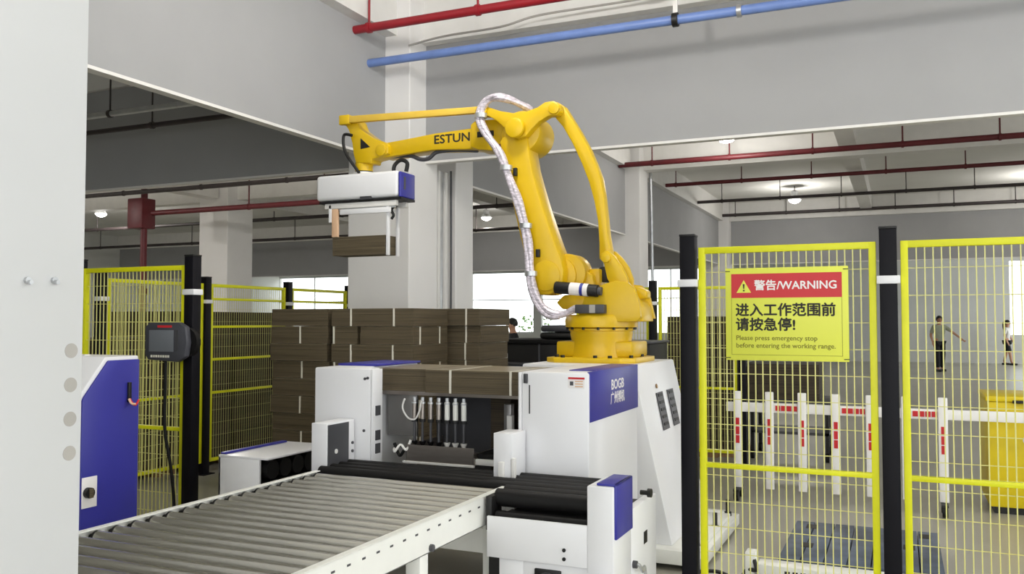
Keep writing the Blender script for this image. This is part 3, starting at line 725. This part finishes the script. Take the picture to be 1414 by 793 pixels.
# drive motors
def xmotor(name, u0, u1, v, y, r, parent):
    a = aty(u0, v, y); b_ = aty(u1, v + 5, y)
    ax = lambda t: a.lerp(b_, t)
    o = MB().cyl(ax(0), ax(1), r, n=20).build(name, 'black', parent, .004)
    MB().cyl(ax(.36), ax(.60), r + .002, n=20).build('motor_label', 'print_white', o)
    MB().cyl(ax(.60), ax(.67), r + .0022, n=20).build('motor_label', 'motor_label_blue', o)
    MB().cyl(ax(.67), ax(.78), r + .002, n=20).build('motor_label', 'print_white', o)
    MB().cyl(ax(.98), ax(1.08), r * .7, n=16).build('motor_tail', 'dark_grey', o)
xmotor('drive_motor', 767, 826, 397, RY - .22, .045, rb)
cc = MB().box(aty(798, 430, TY0).x, aty(838, 430, TY0).x, TY0 - .07, TY0, aty(800, 433, TY0).z, aty(800, 421, TY0).z).build('cable_connector', 'dark_grey', rb, .006)
bx('connector_band', 'conduit', cc, aty(818, 430, TY0).x, aty(826, 430, TY0).x, TY0 - .072, TY0, aty(800, 432.5, TY0).z, aty(800, 421.5, TY0).z)
mo = ycyl('rear_motor', 833, 379, RY + .12, RY + .3, .06, 'black', .006)
# lower arm: near slab with rounded foot
LA0, LA1 = RY - .16, RY + .05
la = part('lower_arm', [(689, 196), (693, 215), (700, 250), (708, 285), (716, 320), (723, 350), (727, 375), (729, 392), (735, 402), (746, 408), (759, 407), (770, 400), (777, 388), (778, 374), (774, 356), (766, 335), (758, 312), (749, 285), (741, 258), (734, 232), (730, 208), (728, 190), (716, 180), (700, 182)], LA0, LA1, bev=.02)
ycyl('foot_disc', 753, 381, LA0 - .012, LA0, .115, bev=.006, parent=la)
for v in (238, 350): 
    c = aty(712 + (v - 238) * .28, v, LA0); bx('hose_bracket', 'black', la, c.x - .01, c.x + .018, LA0 - .03, LA0, c.z - .03, c.z + .03, .003)
# elbow
ycyl('elbow_hub', 718, 182, LA0 + .02, RY + .18, .165, bev=.02)
ycyl('elbow_cap', 728, 186, RY + .18, RY + .24, .13, bev=.02)
# forearm
F0, F1 = RY - .07, RY + .09
fa = part('forearm', [(522, 199), (560, 192), (600, 184), (650, 177), (690, 172), (700, 205), (655, 206), (600, 207), (560, 213), (530, 218), (518, 216)], F0, F1, bev=.012)
text('lettering', 'ESTUN', 'print_black', fa, aty(624, 191.5, F0 - .0005), .098, FRONT, bold=.0022, sx=1.12).rotation_euler = (R(90), R(0), 0)
fbx = part('forearm_root', [(649, 172), (656, 166), (704, 163), (712, 200), (704, 210), (660, 207), (649, 203)], F0 - .03, F1 + .03, bev=.015)
bx('slot', 'black', fbx, aty(659, 186, F0 - .03).x, aty(682, 186, F0 - .03).x, F0 - .034, F0 - .028, aty(660, 190, F0 - .03).z, aty(660, 182, F0 - .03).z, .004)
bx('slot', 'dark_red_pipe', fbx, aty(682, 200, F0 - .03).x, aty(697, 200, F0 - .03).x, F0 - .034, F0 - .028, aty(690, 203, F0 - .03).z, aty(690, 199, F0 - .03).z)
MB().tube([aty(660, 208, RY), aty(630, 207, RY - .02), aty(604, 210, RY - .03), aty(592, 219, RY - .03), aty(580, 220, RY - .03), aty(565, 215, RY - .02), aty(535, 217, RY)], .017, 8).build('under_hose', 'dark_grey', fa)
# bell crank at the elbow
B0, B1 = LA0 - .05, LA0 + .03
bk = part('bell_crank', [(655, 153), (659, 146), (667, 144), (675, 148), (690, 153), (708, 156), (726, 154), (742, 148), (752, 141), (764, 139), (773, 144), (774, 153), (768, 159), (757, 160), (744, 168), (734, 178), (726, 188), (714, 192), (704, 187), (697, 177), (686, 167), (674, 160), (660, 160)], B0, B1, bev=.008)
ycyl('crank_cap', 709, 176, B0 - .05, B0, .078, bev=.02, parent=bk)
ycyl('crank_pin', 764, 149, B0 - .02, B0, .045, bev=.008, parent=bk)
ycyl('crank_pin', 666, 152, B0 - .02, B0, .035, bev=.006, parent=bk)
# rear link and rocker
R0, R1 = LA0 + .03, LA0 + .13
part('rear_link', [(758, 142), (768, 140), (778, 146), (787, 160), (800, 181), (813, 205), (822, 226), (829, 245), (833, 268), (836, 295), (839, 325), (843, 348), (845, 358), (836, 364), (827, 358), (827, 335), (825, 305), (820, 278), (813, 252), (803, 226), (790, 198), (777, 175), (766, 162), (757, 157)], R0, R1, bev=.014)
part('rocker', [(828, 352), (838, 345), (848, 354), (858, 368), (866, 384), (868, 398), (846, 400), (838, 384), (834, 366)], R0 - .05, R0 - .005, bev=.008)
part('rocker', [(832, 352), (842, 345), (852, 354), (862, 368), (868, 384), (868, 398), (850, 400), (842, 384), (838, 366)], R1 + .005, R1 + .05, bev=.008, ref=R0)
ycyl('rocker_pin', 836, 356, R0 - .07, R1 + .06, .036, bev=.006)
# wrist
W0, W1 = RY - .11, RY + .11
wr = part('wrist', [(471, 161), (484, 159), (492, 166), (496, 177), (504, 183), (514, 190), (530, 196), (536, 200), (536, 212), (524, 217), (513, 220), (512, 225), (491, 225), (488, 214), (486, 198), (482, 182), (478, 174), (471, 172)], W0, W0 + .16, bev=.01)
MB().prism(pp([(498, 191), (511, 203), (498, 206)], W0 - .001), W0 - .003, W0 + .01).build('lightening_hole', 'black', wr)
ycyl('wrist_pin', 525, 207, W0 - .015, W0, .05, bev=.006, parent=wr)
cw = aty(503, 226, RY - .03)
MB().lathe((cw.x, RY - .03, cw.z), [(.06, -.075), (.076, -.07), (.076, -.0), (.07, .02)], 28).build('wrist_flange', YR, rb)
MB().lathe((cw.x, RY - .03, cw.z), [(.072, -.095), (.078, -.09), (.078, -.072)], 28).build('flange_seal', 'black', rb)
a, b_ = aty(474, 166.5, W0 - .02), aty(667, 152, W0 - .02)
lk = MB().prism([(a.x, a.z - .028), (b_.x, b_.z - .026), (b_.x, b_.z + .026), (a.x, a.z + .03)], W0 - .045, W0 - .003).build('top_link', 'yellow_robot_lit', rb, .006)
bx('link_end', YR, lk, a.x - .025, a.x + .075, W0 - .05, W0, a.z - .042, a.z + .04, .008)
ycyl('link_end', 665, 152, W0 - .06, W0 - .0, .045, bev=.006, parent=lk)
# cable dress pack
hy = LA0 - .07
def hose(name, pts, r, m, y=hy): return MB().tube([aty(p[0], p[1], y + (p[2] if len(p) > 2 else 0)) for p in pts], r, 10).build(name, m, rb)
hose('cable_hose', [(733, 152, .2), (722, 146, .14), (706, 139, .06), (690, 135), (676, 138), (667, 147), (664, 160), (666, 173), (676, 190), (690, 210), (699, 232), (709, 258), (719, 285), (726, 312), (731, 342), (733, 372), (736, 396), (747, 420), (762, 433), (778, 434), (792, 428), (801, 426)], lambda t: .028 + .004 * math.sin(t * 60), 'hose_silver')
hose('cable_hose', [(728, 149, .2), (705, 136, .08), (688, 132), (672, 137), (662, 150), (660, 166), (668, 184), (682, 203), (694, 226), (704, 254), (714, 285), (722, 315), (727, 345), (729, 375), (733, 402), (743, 424), (757, 437), (772, 438)], .02, 'hose_silver', hy - .012)
MB().tube([aty(747, 170, RY + .2), aty(752, 185, RY + .22), aty(750, 200, RY + .22), aty(744, 212, RY + .2)], .012, 8).build('rear_cable', 'black', rb)
for u, v in ((664, 160), (699, 232), (726, 312), (733, 378)):
    c = aty(u, v, hy); MB().ring((c.x, hy, c.z - .018), (c.x, hy, c.z + .018), .048, .030, 16).build('hose_clamp', 'galvanised', rb)

# ---------------------------------------------------------------- gripper
gx0, gx1 = aty(436, 250, 6.04).x, aty(551, 250, 6.04).x
gz1, gz0 = aty(480, 240, 6.04).z, aty(480, 275.5, 6.04).z
gr = thing('gripper', 'white box gripper with blue end cap hanging from the robot wrist', 'gripper', (cw.x, RY, gz1))
MB().box(gx0, gx1 - .012, 6.04, 6.28, gz0, gz1).build('housing', 'white_paint', gr, .03, 3)
MB().box(gx1 - .012, gx1 + .014, 6.045, 6.275, gz0 - .004, gz1 - .012).build('blue_end_cap', 'blue_paint', gr, .01, 3)
bx('end_slot', 'dark_grey', gr, gx1 + .014, gx1 + .016, 6.09, 6.12, gz0 + .06, gz1 - .05)
MB().lathe((cw.x, RY - .03, gz1), [(.09, 0), (.09, .02), (.07, .022), (.07, cw.z - .095 - gz1)], 24).build('adapter', 'edge_white', gr)
bx('under_plate', 'black', gr, gx0 + .03, gx1 + .015, 6.05, 6.27, gz0 - .025, gz0 - .006)
bx('side_label', 'dark_grey', gr, gx0 + .45, gx0 + .56, 6.036, 6.04, gz0 - .01, gz0 + .016)
fz = gz0 - .025
bx('slide_rail', 'edge_white', gr, gx0 + .08, gx1 - .04, 6.06, 6.10, fz - .045, fz, .004)
bx('slide_rail', 'edge_white', gr, gx0 + .08, gx1 - .04, 6.22, 6.26, fz - .045, fz, .004)
bx('clamp_bar', 'white_paint', gr, gx0 + .24, gx1 - .09, 6.05, 6.07, fz - .10, fz - .055, .004)
bx('clamp_bar', 'galvanised', gr, gx0 + .14, gx1 - .06, 6.075, 6.09, fz - .06, fz - .045, .002)
ct = aty(458, 328, 6.06).z; cbz = aty(458, 353.5, 6.06).z
kx0, kx1 = aty(458, 340, 6.06).x, aty(531, 340, 6.06).x
bx('clamp_jaw', 'tan_bar', gr, kx0 - .004, kx0 + .055, 6.062, 6.09, ct + .002, fz - .045, .004)
bx('clamp_jaw', 'white_paint', gr, kx0 - .035, kx0 - .006, 6.06, 6.12, fz - .16, fz - .01, .004)
bx('clamp_jaw', 'white_paint', gr, kx1 + .006, kx1 + .03, 6.07, 6.10, cbz - .01, fz, .004)
bx('clamp_jaw', 'white_paint', gr, kx1 + .006, kx1 + .03, 6.22, 6.25, cbz - .01, fz, .004)
bx('push_plate', 'galvanised', gr, kx0 + .08, kx1 - .02, 6.08, 6.26, fz - .07, fz - .06)
MB().tube([(kx1 + .05, 6.1, fz), (kx1 + .06, 6.1, fz - .04), (kx1 + .04, 6.1, fz - .08), (kx1 + .06, 6.1, fz - .12), (kx1 + .04, 6.1, fz - .15)], .012, 8).build('spring_hose', 'black', gr)
MB().tube([(gx1 - .12, 6.15, gz1), (gx1 - .11, 6.15, gz1 + .06), (gx1 - .05, 6.15, gz1 + .10), (gx1 + .01, 6.15, gz1 + .07), (gx1 + .0, 6.15, gz1 - .0)], .017, 8).build('air_hose', 'black', gr)
c0 = aty(484, 185, 6.05); MB().tube([aty(486, 187, 6.05), aty(476, 186, 6.05), aty(474, 196, 6.05), aty(477, 210, 6.05), aty(484, 222, 6.05), aty(494, 236, 6.07), (aty(497, 240, 6.1).x, 6.1, gz1)], .013, 8).build('air_hose', 'black', gr)

# ================================================================== CARDBOARD BUNDLES
def bundle(x0, x1, y0, y1, z0, z1, label, group, straps='y', m='cardboard', top=True, npos=(.25, .75)):
    t = thing('cardboard_bundle', label, 'cardboard', ((x0 + x1) / 2, (y0 + y1) / 2, z0), group)
    n = max(2, int((z1 - z0) / .036)); b = MB(); st = (z1 - z0) / n
    for k in range(n):
        j = lambda: random.uniform(0, .005)
        b.box(x0 + j(), x1 - j(), y0 + j(), y1 - j(), z0 + k * st, z0 + (k + 1) * st - .00005)
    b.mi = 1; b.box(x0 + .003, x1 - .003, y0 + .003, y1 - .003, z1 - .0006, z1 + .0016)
    b.build('boards', [m, 'cardboard_top_sheen' if m == 'cardboard' else m], t, 0, smooth=False)
    e = .0025
    for q in npos:
        r = MB()
        if straps == 'y':
            x = x0 + (x1 - x0) * q + random.uniform(-.01, .01); w_ = .007
            r.box(x - w_, x + w_, y0 - e, y0 + .004, z0 - 0, z1 + e).box(x - w_, x + w_, y1 - .004, y1 + e, z0, z1 + e).box(x - w_, x + w_, y0, y1, z1, z1 + e)
        else:
            y = y0 + (y1 - y0) * q + random.uniform(-.01, .01); w_ = .009
            r.box(x0 - e, x0 + .004, y - w_, y + w_, z0, z1 + e).box(x1 - .004, x1 + e, y - w_, y + w_, z0, z1 + e).box(x0, x1, y - w_, y + w_, z1, z1 + e)
        r.build('strap', 'strap', t, 0, smooth=False)
    return t
def pallet(x0, x1, y0, y1, label, m='wood', h=.08):
    t = thing('pallet', label, 'pallet', ((x0 + x1) / 2, (y0 + y1) / 2, 0))
    for k in range(5):
        a = x0 + (x1 - x0) * k / 5; bx('deck_board', m, t, a + .01, a + (x1 - x0) / 5 - .01, y0, y1, h - .018, h)
    for q in (0, .5, 1):
        y = y0 + (y1 - y0 - .07) * q; bx('bearer', m, t, x0, x1, y, y + .07, 0, h - .018)
    return t
ORD = ['topmost', 'second from top', 'third from top', 'fourth from top', 'fifth from top', 'sixth from top', 'seventh from top', 'eighth from top', 'ninth from top', 'tenth from top', 'lowest']
BH = .1475
GB = 'strapped cardboard bundles beside the robot'
pallet(-4.96, -4.34, 5.98, 6.62, 'wooden pallet under the left cardboard stack')
for k in range(11):
    z = .08 + k * BH; o = random.uniform(-.012, .012)
    bundle(-4.94 + o, -4.35 + o, 6.0 + random.uniform(0, .02), 6.58, z, z + BH - .005, 'brown cardboard bundle, %s of the stack right of the pendant post' % ORD[10 - k], GB, 'y' if k % 2 else 'x', npos=(.52,) if k % 2 else (.3, .7))
pallet(-4.30, -3.53, 5.98, 6.6, 'wooden pallet under the middle cardboard stack')
for k in range(11):
    z = .08 + k * BH; lab = 'brown cardboard bundle, %s of the middle stack behind the machine' % ORD[10 - k]
    if k % 2 == 0: bundle(-4.31, -3.525, 5.99, 6.57, z, z + BH - .005, lab, GB, 'y', npos=(.25, .77))
    else:
        bundle(-4.31, -4.06, 6.0, 6.57, z, z + BH - .005, 'narrow ' + lab, GB, 'y', npos=(.1,))
        bundle(-4.03, -3.53, 5.995, 6.57, z, z + BH - .005, 'wide ' + lab, GB, 'x', npos=(.2, .78))
pallet(-3.9, -3.27, 6.68, 7.35, 'wooden pallet under the right cardboard stack')
for k in range(11):
    z = .08 + k * BH + .004; o = .02 if k == 10 else random.uniform(-.015, .015)
    bundle(-3.86 + o, -3.27 + o, 6.66 + (0 if k != 10 else -.04), 7.25, z, z + BH - .005, 'brown cardboard bundle, %s of the stack nearest the robot base' % ORD[10 - k], GB, 'y', npos=(.3, .78))
# bundles lying in the machine magazine and the one in the gripper
bundle(-3.07, -2.69, 4.74, 5.28, 1.157, 1.296, 'brown cardboard bundle in the machine next to the left white tower', 'bundles in the magazine', 'y', npos=())
bundle(-2.68, -1.985, 4.70, 5.28, 1.157, 1.296, 'wide strapped cardboard bundle lying across the machine opening', 'bundles in the magazine', 'y', npos=(.24, .83))
MBk = bundle(kx0, kx1, 6.065, 6.26, cbz, ct, 'small cardboard bundle held in the robot gripper', 'bundle in the gripper', 'y', npos=())
# dark stacks outside the side fence
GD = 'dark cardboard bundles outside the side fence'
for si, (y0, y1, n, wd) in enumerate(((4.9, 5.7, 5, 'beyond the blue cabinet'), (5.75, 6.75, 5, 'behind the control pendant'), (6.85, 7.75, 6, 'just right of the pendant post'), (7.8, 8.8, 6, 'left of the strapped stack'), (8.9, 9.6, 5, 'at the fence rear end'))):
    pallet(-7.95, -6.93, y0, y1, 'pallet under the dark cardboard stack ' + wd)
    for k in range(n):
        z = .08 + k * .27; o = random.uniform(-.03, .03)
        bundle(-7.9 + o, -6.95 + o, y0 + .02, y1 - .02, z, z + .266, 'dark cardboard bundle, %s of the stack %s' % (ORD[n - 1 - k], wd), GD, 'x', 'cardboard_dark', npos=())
# stacks behind the back fence
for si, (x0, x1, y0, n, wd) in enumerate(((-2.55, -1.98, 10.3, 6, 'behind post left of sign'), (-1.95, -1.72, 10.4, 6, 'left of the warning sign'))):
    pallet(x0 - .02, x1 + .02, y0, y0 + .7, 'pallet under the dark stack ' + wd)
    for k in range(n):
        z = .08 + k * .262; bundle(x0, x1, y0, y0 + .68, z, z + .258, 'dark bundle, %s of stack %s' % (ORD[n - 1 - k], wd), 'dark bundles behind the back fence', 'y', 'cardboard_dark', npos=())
# trolley with dark carton behind the sign
tw = thing('trolley', 'dark low trolley under the carton below the warning sign', 'trolley', (-1.2, 10.8, 0))
bx('deck', 'dark_grey', tw, -1.62, -.72, 10.4, 11.1, .66, .70, .005)
for x in (-1.58, -.76):
    for y in (10.44, 11.06): bx('leg', 'black', tw, x - .02, x + .02, y - .02, y + .02, .1, .66); MB().cyl((x - .02, y, .055), (x + .02, y, .055), .055, n=14).build('wheel', 'black_rubber', tw)
bx('lower_shelf', 'dark_grey', tw, -1.6, -.74, 10.42, 11.08, .3, .33)
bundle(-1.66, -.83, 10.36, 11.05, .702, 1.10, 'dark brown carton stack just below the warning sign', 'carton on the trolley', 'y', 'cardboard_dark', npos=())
# black crates behind the stacks
ck = thing('black_crate', 'large black crate between the stacks and the robot base', 'crate', (-3.5, 8.6, 0))
bx('body', 'black', ck, -3.92, -2.95, 8.35, 9.1, 0, 1.36, .01)
bx('lid', 'black_rubber', ck, -3.94, -2.93, 8.33, 9.12, 1.36, 1.405, .008)
bx('corner_strip', 'dark_grey', ck, -3.42, -3.40, 8.345, 8.35, .02, 1.36)
d2 = thing('black_crate', 'smaller black crate left behind the robot base', 'crate', (-2.6, 8.7, 0))
bx('body', 'black', d2, -2.88, -2.25, 8.4, 9.1, 0, 1.37, .01)
bx('lid', 'dark_grey', d2, -2.90, -2.23, 8.38, 9.12, 1.37, 1.395, .006)
for k in range(2):
    single(MB().box(-3.45 + .01 * k, -2.98, 8.45, 9.0, 1.407 + k * .075, 1.477 + k * .075).build('folded_sack', 'dark_grey' if k else 'black', None, .03, 3), 'dark folded pad, %s, on the large black crate' % ('upper one' if k else 'lower one'), 'pad', 'folded pads on the black crate')
bt = thing('bottle', 'small white bottle standing by the black crate', 'bottle', (-3.72, 8.2, 0))
MB().lathe((-3.74, 8.2, 1.17), [(.035, 0), (.037, .01), (.036, .09), (.018, .13), (.012, .15), (.012, .22)], 14).build('body', 'edge_white', bt)
st = thing('stool_stand', 'blue low cabinet carrying the white bottle', 'cabinet', (-3.72, 8.2, 0))
bx('body', 'pallet_blue', st, -3.93, -3.46, 8.06, 8.31, 0, 1.15, .008); bx('top', 'dark_grey', st, -3.94, -3.45, 8.05, 8.32, 1.15, 1.17, .004)

# ================================================================== BARRIER, BIN, PALLET BEHIND THE RIGHT FENCE
br = thing('crowd_barrier', 'white expanding barrier with red stripes behind the fence', 'barrier', (-.5, 8.03, 0))
bm_ = None
pk = MB().box(-.036, .036, -.012, .012, 0, .86)
for i in (0, 1, 2, 3, 4, 5, 6, 9):
    x = -1.345 + i * .277
    if i == 0: pko = pk.build('picket', 'barrier_white', br, .006, origin=Vector((0, 0, 0))); pko.location = Vector((x, 8.03, .105)) - WLOC[br.name]; o = pko
    elif i in (5,): o = inst('picket', pko.data, br, (x, 8.03, .105))
    else: o = inst('picket', pko.data, br, (x, 8.03, .105))
    for k in range(3):
        if i < 7: bx('red_mark', 'barrier_red', br, x - .016, x + .016, 8.015, 8.0178, .50 + k * .078, .57 + k * .078)
rail = bx('top_rail', 'barrier_white', br, -1.45, 1.25, 8.043, 8.06, .78, .865, .004)
for a in (1, 3, 5):
    x = -1.345 + a * .277
    for k in range(4): bx('red_mark', 'barrier_red', br, x + .05 + k * .048, x + .09 + k * .048, 8.036, 8.0432, .80, .845)
for x in (-1.345, .317, 1.148):
    for s in (-1, 1):
        MB().cyl((x - .02, 8.03 + s * .1, .05), (x + .02, 8.03 + s * .1, .05), .05, n=14).build('caster', 'black_rubber', br)
    bx('caster_bar', 'black', br, x - .025, x + .025, 7.9, 8.16, .085, .105)
yb = thing('yellow_cabinet', 'yellow cabinet behind the barrier at the right edge', 'cabinet', (1.0, 8.6, 0))
bx('body', 'bin_yellow', yb, .66, 1.5, 8.25, 9.0, .06, .93, .012)
bx('lid', 'bin_yellow', yb, .645, 1.515, 8.235, 9.015, .93, .975, .008)
bx('plinth', 'black', yb, .7, 1.46, 8.3, 8.95, 0, .06)
MB().cyl((.95, 8.25, .62), (.95, 8.243, .62), .04, n=18).build('sticker', 'print_white', yb)
bx('handle', 'black', yb, .84, 1.0, 8.22, 8.236, .92, .945, .003)
bp = thing('plastic_pallet', 'dark blue plastic pallet lying on the floor behind the fence', 'pallet', (-.24, 6.1, 0))
for k in range(7):
    x = -.70 + k * .132; bx('deck_slat', 'pallet_blue', bp, x, x + .126, 5.58, 6.66, .12, .15, .004)
for q in (0, .5, 1):
    y = 5.58 + q * .96; bx('bearer', 'black', bp, -.70, .21, y, y + .12, 0, .03)
    for x in (-.70, -.30, .09): bx('block', 'black', bp, x, x + .12, y, y + .12, .03, .12)
for a, b_ in ((-.62, 6.45), (-.60, 5.9), (.0, 6.1), (.1, 6.45)): bx('hand_hole', 'black', bp, a, a + .07, b_, b_ + .12, .1502, .152)
ch = thing('cable_channel', 'low white cable channel with black slots on the floor', 'cable channel', (-.3, 5.42, 0))
bx('channel', 'white_rail', ch, -.80, .02, 5.38, 5.52, 0, .15, .006)
for k in range(6): bx('slot', 'black', ch, -.64 + k * .045, -.61 + k * .045, 5.379, 5.381, .10, .125)
MB().tube([(-.84, 5.45, .2), (-.80, 5.37, .12), (-.86, 5.42, .10), (-.92, 5.44, .03), (-1.05, 5.48, .05), (-1.18, 5.5, .03)], .012, 8).build('cable', 'black', ch)
MB().box(-.87, -.81, 5.40, 5.50, 0, .21).build('cable_clip', 'white_rail', ch, .006)

# outdoor shrubs beyond the middle window
for (x, y, s, lb) in ((-17.0, 41, .9, 'pale shrub outside the middle window'), (7.2, 42, 1.3, 'leafy bush outside the right edge window')):
    t = thing('shrub', lb, 'plant', (x, y, 0))
    MB().cyl((x, y, -.05), (x, y, 1.0), .05, .03, 8).build('stem', 'wood', t)
    b = MB()
    for k in range(160):
        a = random.uniform(0, 6.28); rr = s * math.sqrt(random.random()); z = 1.2 + random.uniform(-.7, .7) * s
        c = Vector((x + rr * math.cos(a), y + rr * math.sin(a), z)); d1 = Vector((random.uniform(-1, 1), random.uniform(-1, 1), random.uniform(-.5, 1))).normalized() * .16; d2_ = d1.orthogonal().normalized() * .07
        b.add([c, c + d1 * .5 + d2_, c + d1, c + d1 * .5 - d2_], [(0, 1, 2, 3)])
    tag(b.build('foliage', 'leaf', t, smooth=False), kind='stuff')

# ================================================================== PEOPLE
def skin_mesh(name, verts, edges, radii, m, parent, sub=2):
    me = bpy.data.meshes.new(name); me.from_pydata(verts, edges, []); o = bpy.data.objects.new(name, me); COL.objects.link(o)
    md = o.modifiers.new('skin', 'SKIN'); md.use_smooth_shade = True
    for i, r in enumerate(radii):
        me.skin_vertices[0].data[i].radius = (r, r) if not isinstance(r, tuple) else r
    me.skin_vertices[0].data[0].use_root = True
    sb = o.modifiers.new('sub', 'SUBSURF'); sb.levels = sb.render_levels = sub
    dg = bpy.context.evaluated_depsgraph_get(); nm = bpy.data.meshes.new_from_object(o.evaluated_get(dg)); nm.name = name
    bpy.data.objects.remove(o); nm.materials.clear(); nm.materials.append(MATS[m])
    nm.polygons.foreach_set('use_smooth', [True] * len(nm.polygons))
    q = bpy.data.objects.new(name, nm); COL.objects.link(q); q.parent = parent; return q
def person(loc, rz, hgt, label, shirt, hair_long, armR, armL, stride=.12, short=False, lean=0.):
    t = thing('person', label, 'person', loc); t.rotation_euler = (0, 0, rz); t.scale = (hgt / 1.72,) * 3
    s = stride
    V = {}; E_ = []; Rr = []
    names = []
    def v(n, p, r, par=None):
        V[n] = len(names); names.append(Vector(p)); Rr.append(r)
        if par: E_.append((V[par], V[n]))
    L = lean
    v('pelvis', (0, 0, .94), (.118, .078)); v('waist', (0, L * .3, 1.08), (.135, .095), 'pelvis'); v('chest', (0, L * .7, 1.28), (.155, .11), 'waist'); v('neckb', (0, L, 1.43), .075, 'chest')
    v('neck', (0, L + .01, 1.49), .052, 'neckb'); v('head', (0, L + .025, 1.58), (.078, .092), 'neck'); v('crown', (0, L + .015, 1.68), (.058, .07), 'head')
    for sd, arm in ((1, armR), (-1, armL)):
        k = 'R' if sd > 0 else 'L'
        v('sh' + k, (sd * .175, L * .9, 1.38), .058, 'chest'); v('el' + k, arm[0], .042, 'sh' + k); v('wr' + k, arm[1], .028, 'el' + k)
        d = (Vector(arm[1]) - Vector(arm[0])).normalized(); sdv = d.cross(Vector((0, 1, 0))); sdv = sdv.normalized() if sdv.length > .1 else Vector((1, 0, 0))
        pm = Vector(arm[1]) + d * .07; v('pm' + k, pm, (.034, .02), 'wr' + k)
        for q in range(4): v('f%d%s' % (q, k), pm + d * (.085 - .012 * abs(q - 1)) + sdv * ((q - 1.5) * .02), .0085, 'pm' + k)
        v('th' + k, Vector(arm[1]) + d * .06 + sdv * .055, .0095, 'wr' + k)
        st_ = s * sd
        v('hp' + k, (sd * .085, 0, .88), .08, 'pelvis'); v('kn' + k, (sd * .1, st_ * .5 + .03, .49), .062, 'hp' + k); v('an' + k, (sd * .1, st_, .10), .042, 'kn' + k)
        v('ft' + k, (sd * .11, st_ + .14, .035), (.042, .03), 'an' + k)
    body = skin_mesh('body', names, E_, Rr, 'skin', t)
    def cloth(nm, keys, grow, m, adj=None, shrink=0.):
        ks = [k for k in names_by if k in keys]; idx = {V[k]: i for i, k in enumerate(ks)}
        vs = [(adj or {}).get(k, names[V[k]]) for k in ks]; es = [(idx[a], idx[b]) for a, b in E_ if a in idx and b in idx]
        rs = [(r[0] + grow, r[1] + grow) if isinstance(r, tuple) else r + grow for r in (Rr[V[k]] for k in ks)]
        if shrink: rs[ks.index('pelvis')] = (.155 - shrink, .105 - shrink * .5)
        return skin_mesh(nm, vs, es, rs, m, t)
    names_by = list(V.keys())
    mid = lambda a, b, f: names[V[a]].lerp(names[V[b]], f)
    cloth('shirt', ('pelvis', 'waist', 'chest', 'neckb', 'shR', 'shL', 'elR', 'elL'), .016, shirt, {'neckb': names[V['neckb']] - Vector((0, 0, .02)), 'elR': mid('shR', 'elR', .85), 'elL': mid('shL', 'elL', .85), 'pelvis': names[V['pelvis']] - Vector((0, 0, .13))})
    lg = ('pelvis', 'hpR', 'hpL', 'knR', 'knL') + (() if short else ('anR', 'anL'))
    cloth('trousers', lg, .022, 'trousers', {'pelvis': names[V['pelvis']] + Vector((0, 0, .0))}, shrink=.012)
    for k in 'RL':
        a = names[V['ft' + k]]; MB().box(a.x - .05, a.x + .05, a.y - .21, a.y + .07, .0, .075).build('shoe', 'black', t, .025, 2, origin=Vector())
    h = names[V['head']]; hr = MB(); n = 12
    for i in range(7):
        ph = i / 6 * R(115)
        for j in range(n):
            a = 2 * math.pi * j / n; front = max(0, math.sin(a))
            pz = math.cos(ph * (1 - .45 * front)); rr = math.sin(max(ph * (1 - .45 * front), .02))
            hr.v.append(Vector((.098 * rr * math.cos(a), h.y - .012 + .112 * rr * math.sin(a), h.z + .035 + .118 * pz)))
    for i in range(6):
        for j in range(n): hr.f.append((i * n + j, i * n + (j + 1) % n, (i + 1) * n + (j + 1) % n, (i + 1) * n + j)); hr.m.append(0)
    if hair_long: hr.tube([(0, h.y - .09, h.z + .06), (0, h.y - .12, h.z - .05), (0, h.y - .12, h.z - .18), (0, h.y - .10, h.z - .30)], lambda t_: .075 - .04 * t_, 10)
    hr.build('hair', 'hair', t, origin=Vector())
    # face
    MB().prism([(-.012, h.z - .03), (.012, h.z - .03), (.004, h.z + .012), (-.004, h.z + .012)], h.y + .08, h.y + .112).build('nose', 'skin', t, .004, origin=Vector())
    for sd in (-1, 1):
        MB().lathe((sd * .032, h.y + .084, h.z + .008), [(.002, -.007), (.01, 0), (.002, .007)], 8).build('eye', 'black', t, origin=Vector())
        MB().cyl((sd * .078, h.y - .005, h.z - .005), (sd * .094, h.y - .012, h.z - .005), .026, .02, 10).build('ear', 'skin', t, origin=Vector())
    MB().box(-.022, .022, h.y + .086, h.y + .094, h.z - .055, h.z - .047).build('mouth', 'sign_red', t, .002, origin=Vector())
    return t
person((1.15, 30.6, 0), R(200), 1.75, 'person in grey shirt and black trousers standing far behind the fence', 'shirt_grey', False,
       ((.24, -.05, 1.12), (.22, .08, .88)), ((-.34, .12, 1.22), (-.55, .25, 1.02)), .10)
person((3.55, 36.0, 0), R(250), 1.62, 'person in white shirt with long dark hair at the far right', 'shirt_white', True,
       ((.25, -.03, 1.12), (.27, .08, .88)), ((-.25, .02, 1.12), (-.28, .12, .9)), .16, short=True)
person((aty(714, 450, 15.0).x, 15.0, 0), R(120), 1.645, 'person in dark clothes seen over the black crates', 'trousers', False,
       ((.24, .0, 1.14), (.15, .2, 1.05)), ((-.24, .0, 1.14), (-.15, .2, 1.05)), .05, lean=.08)
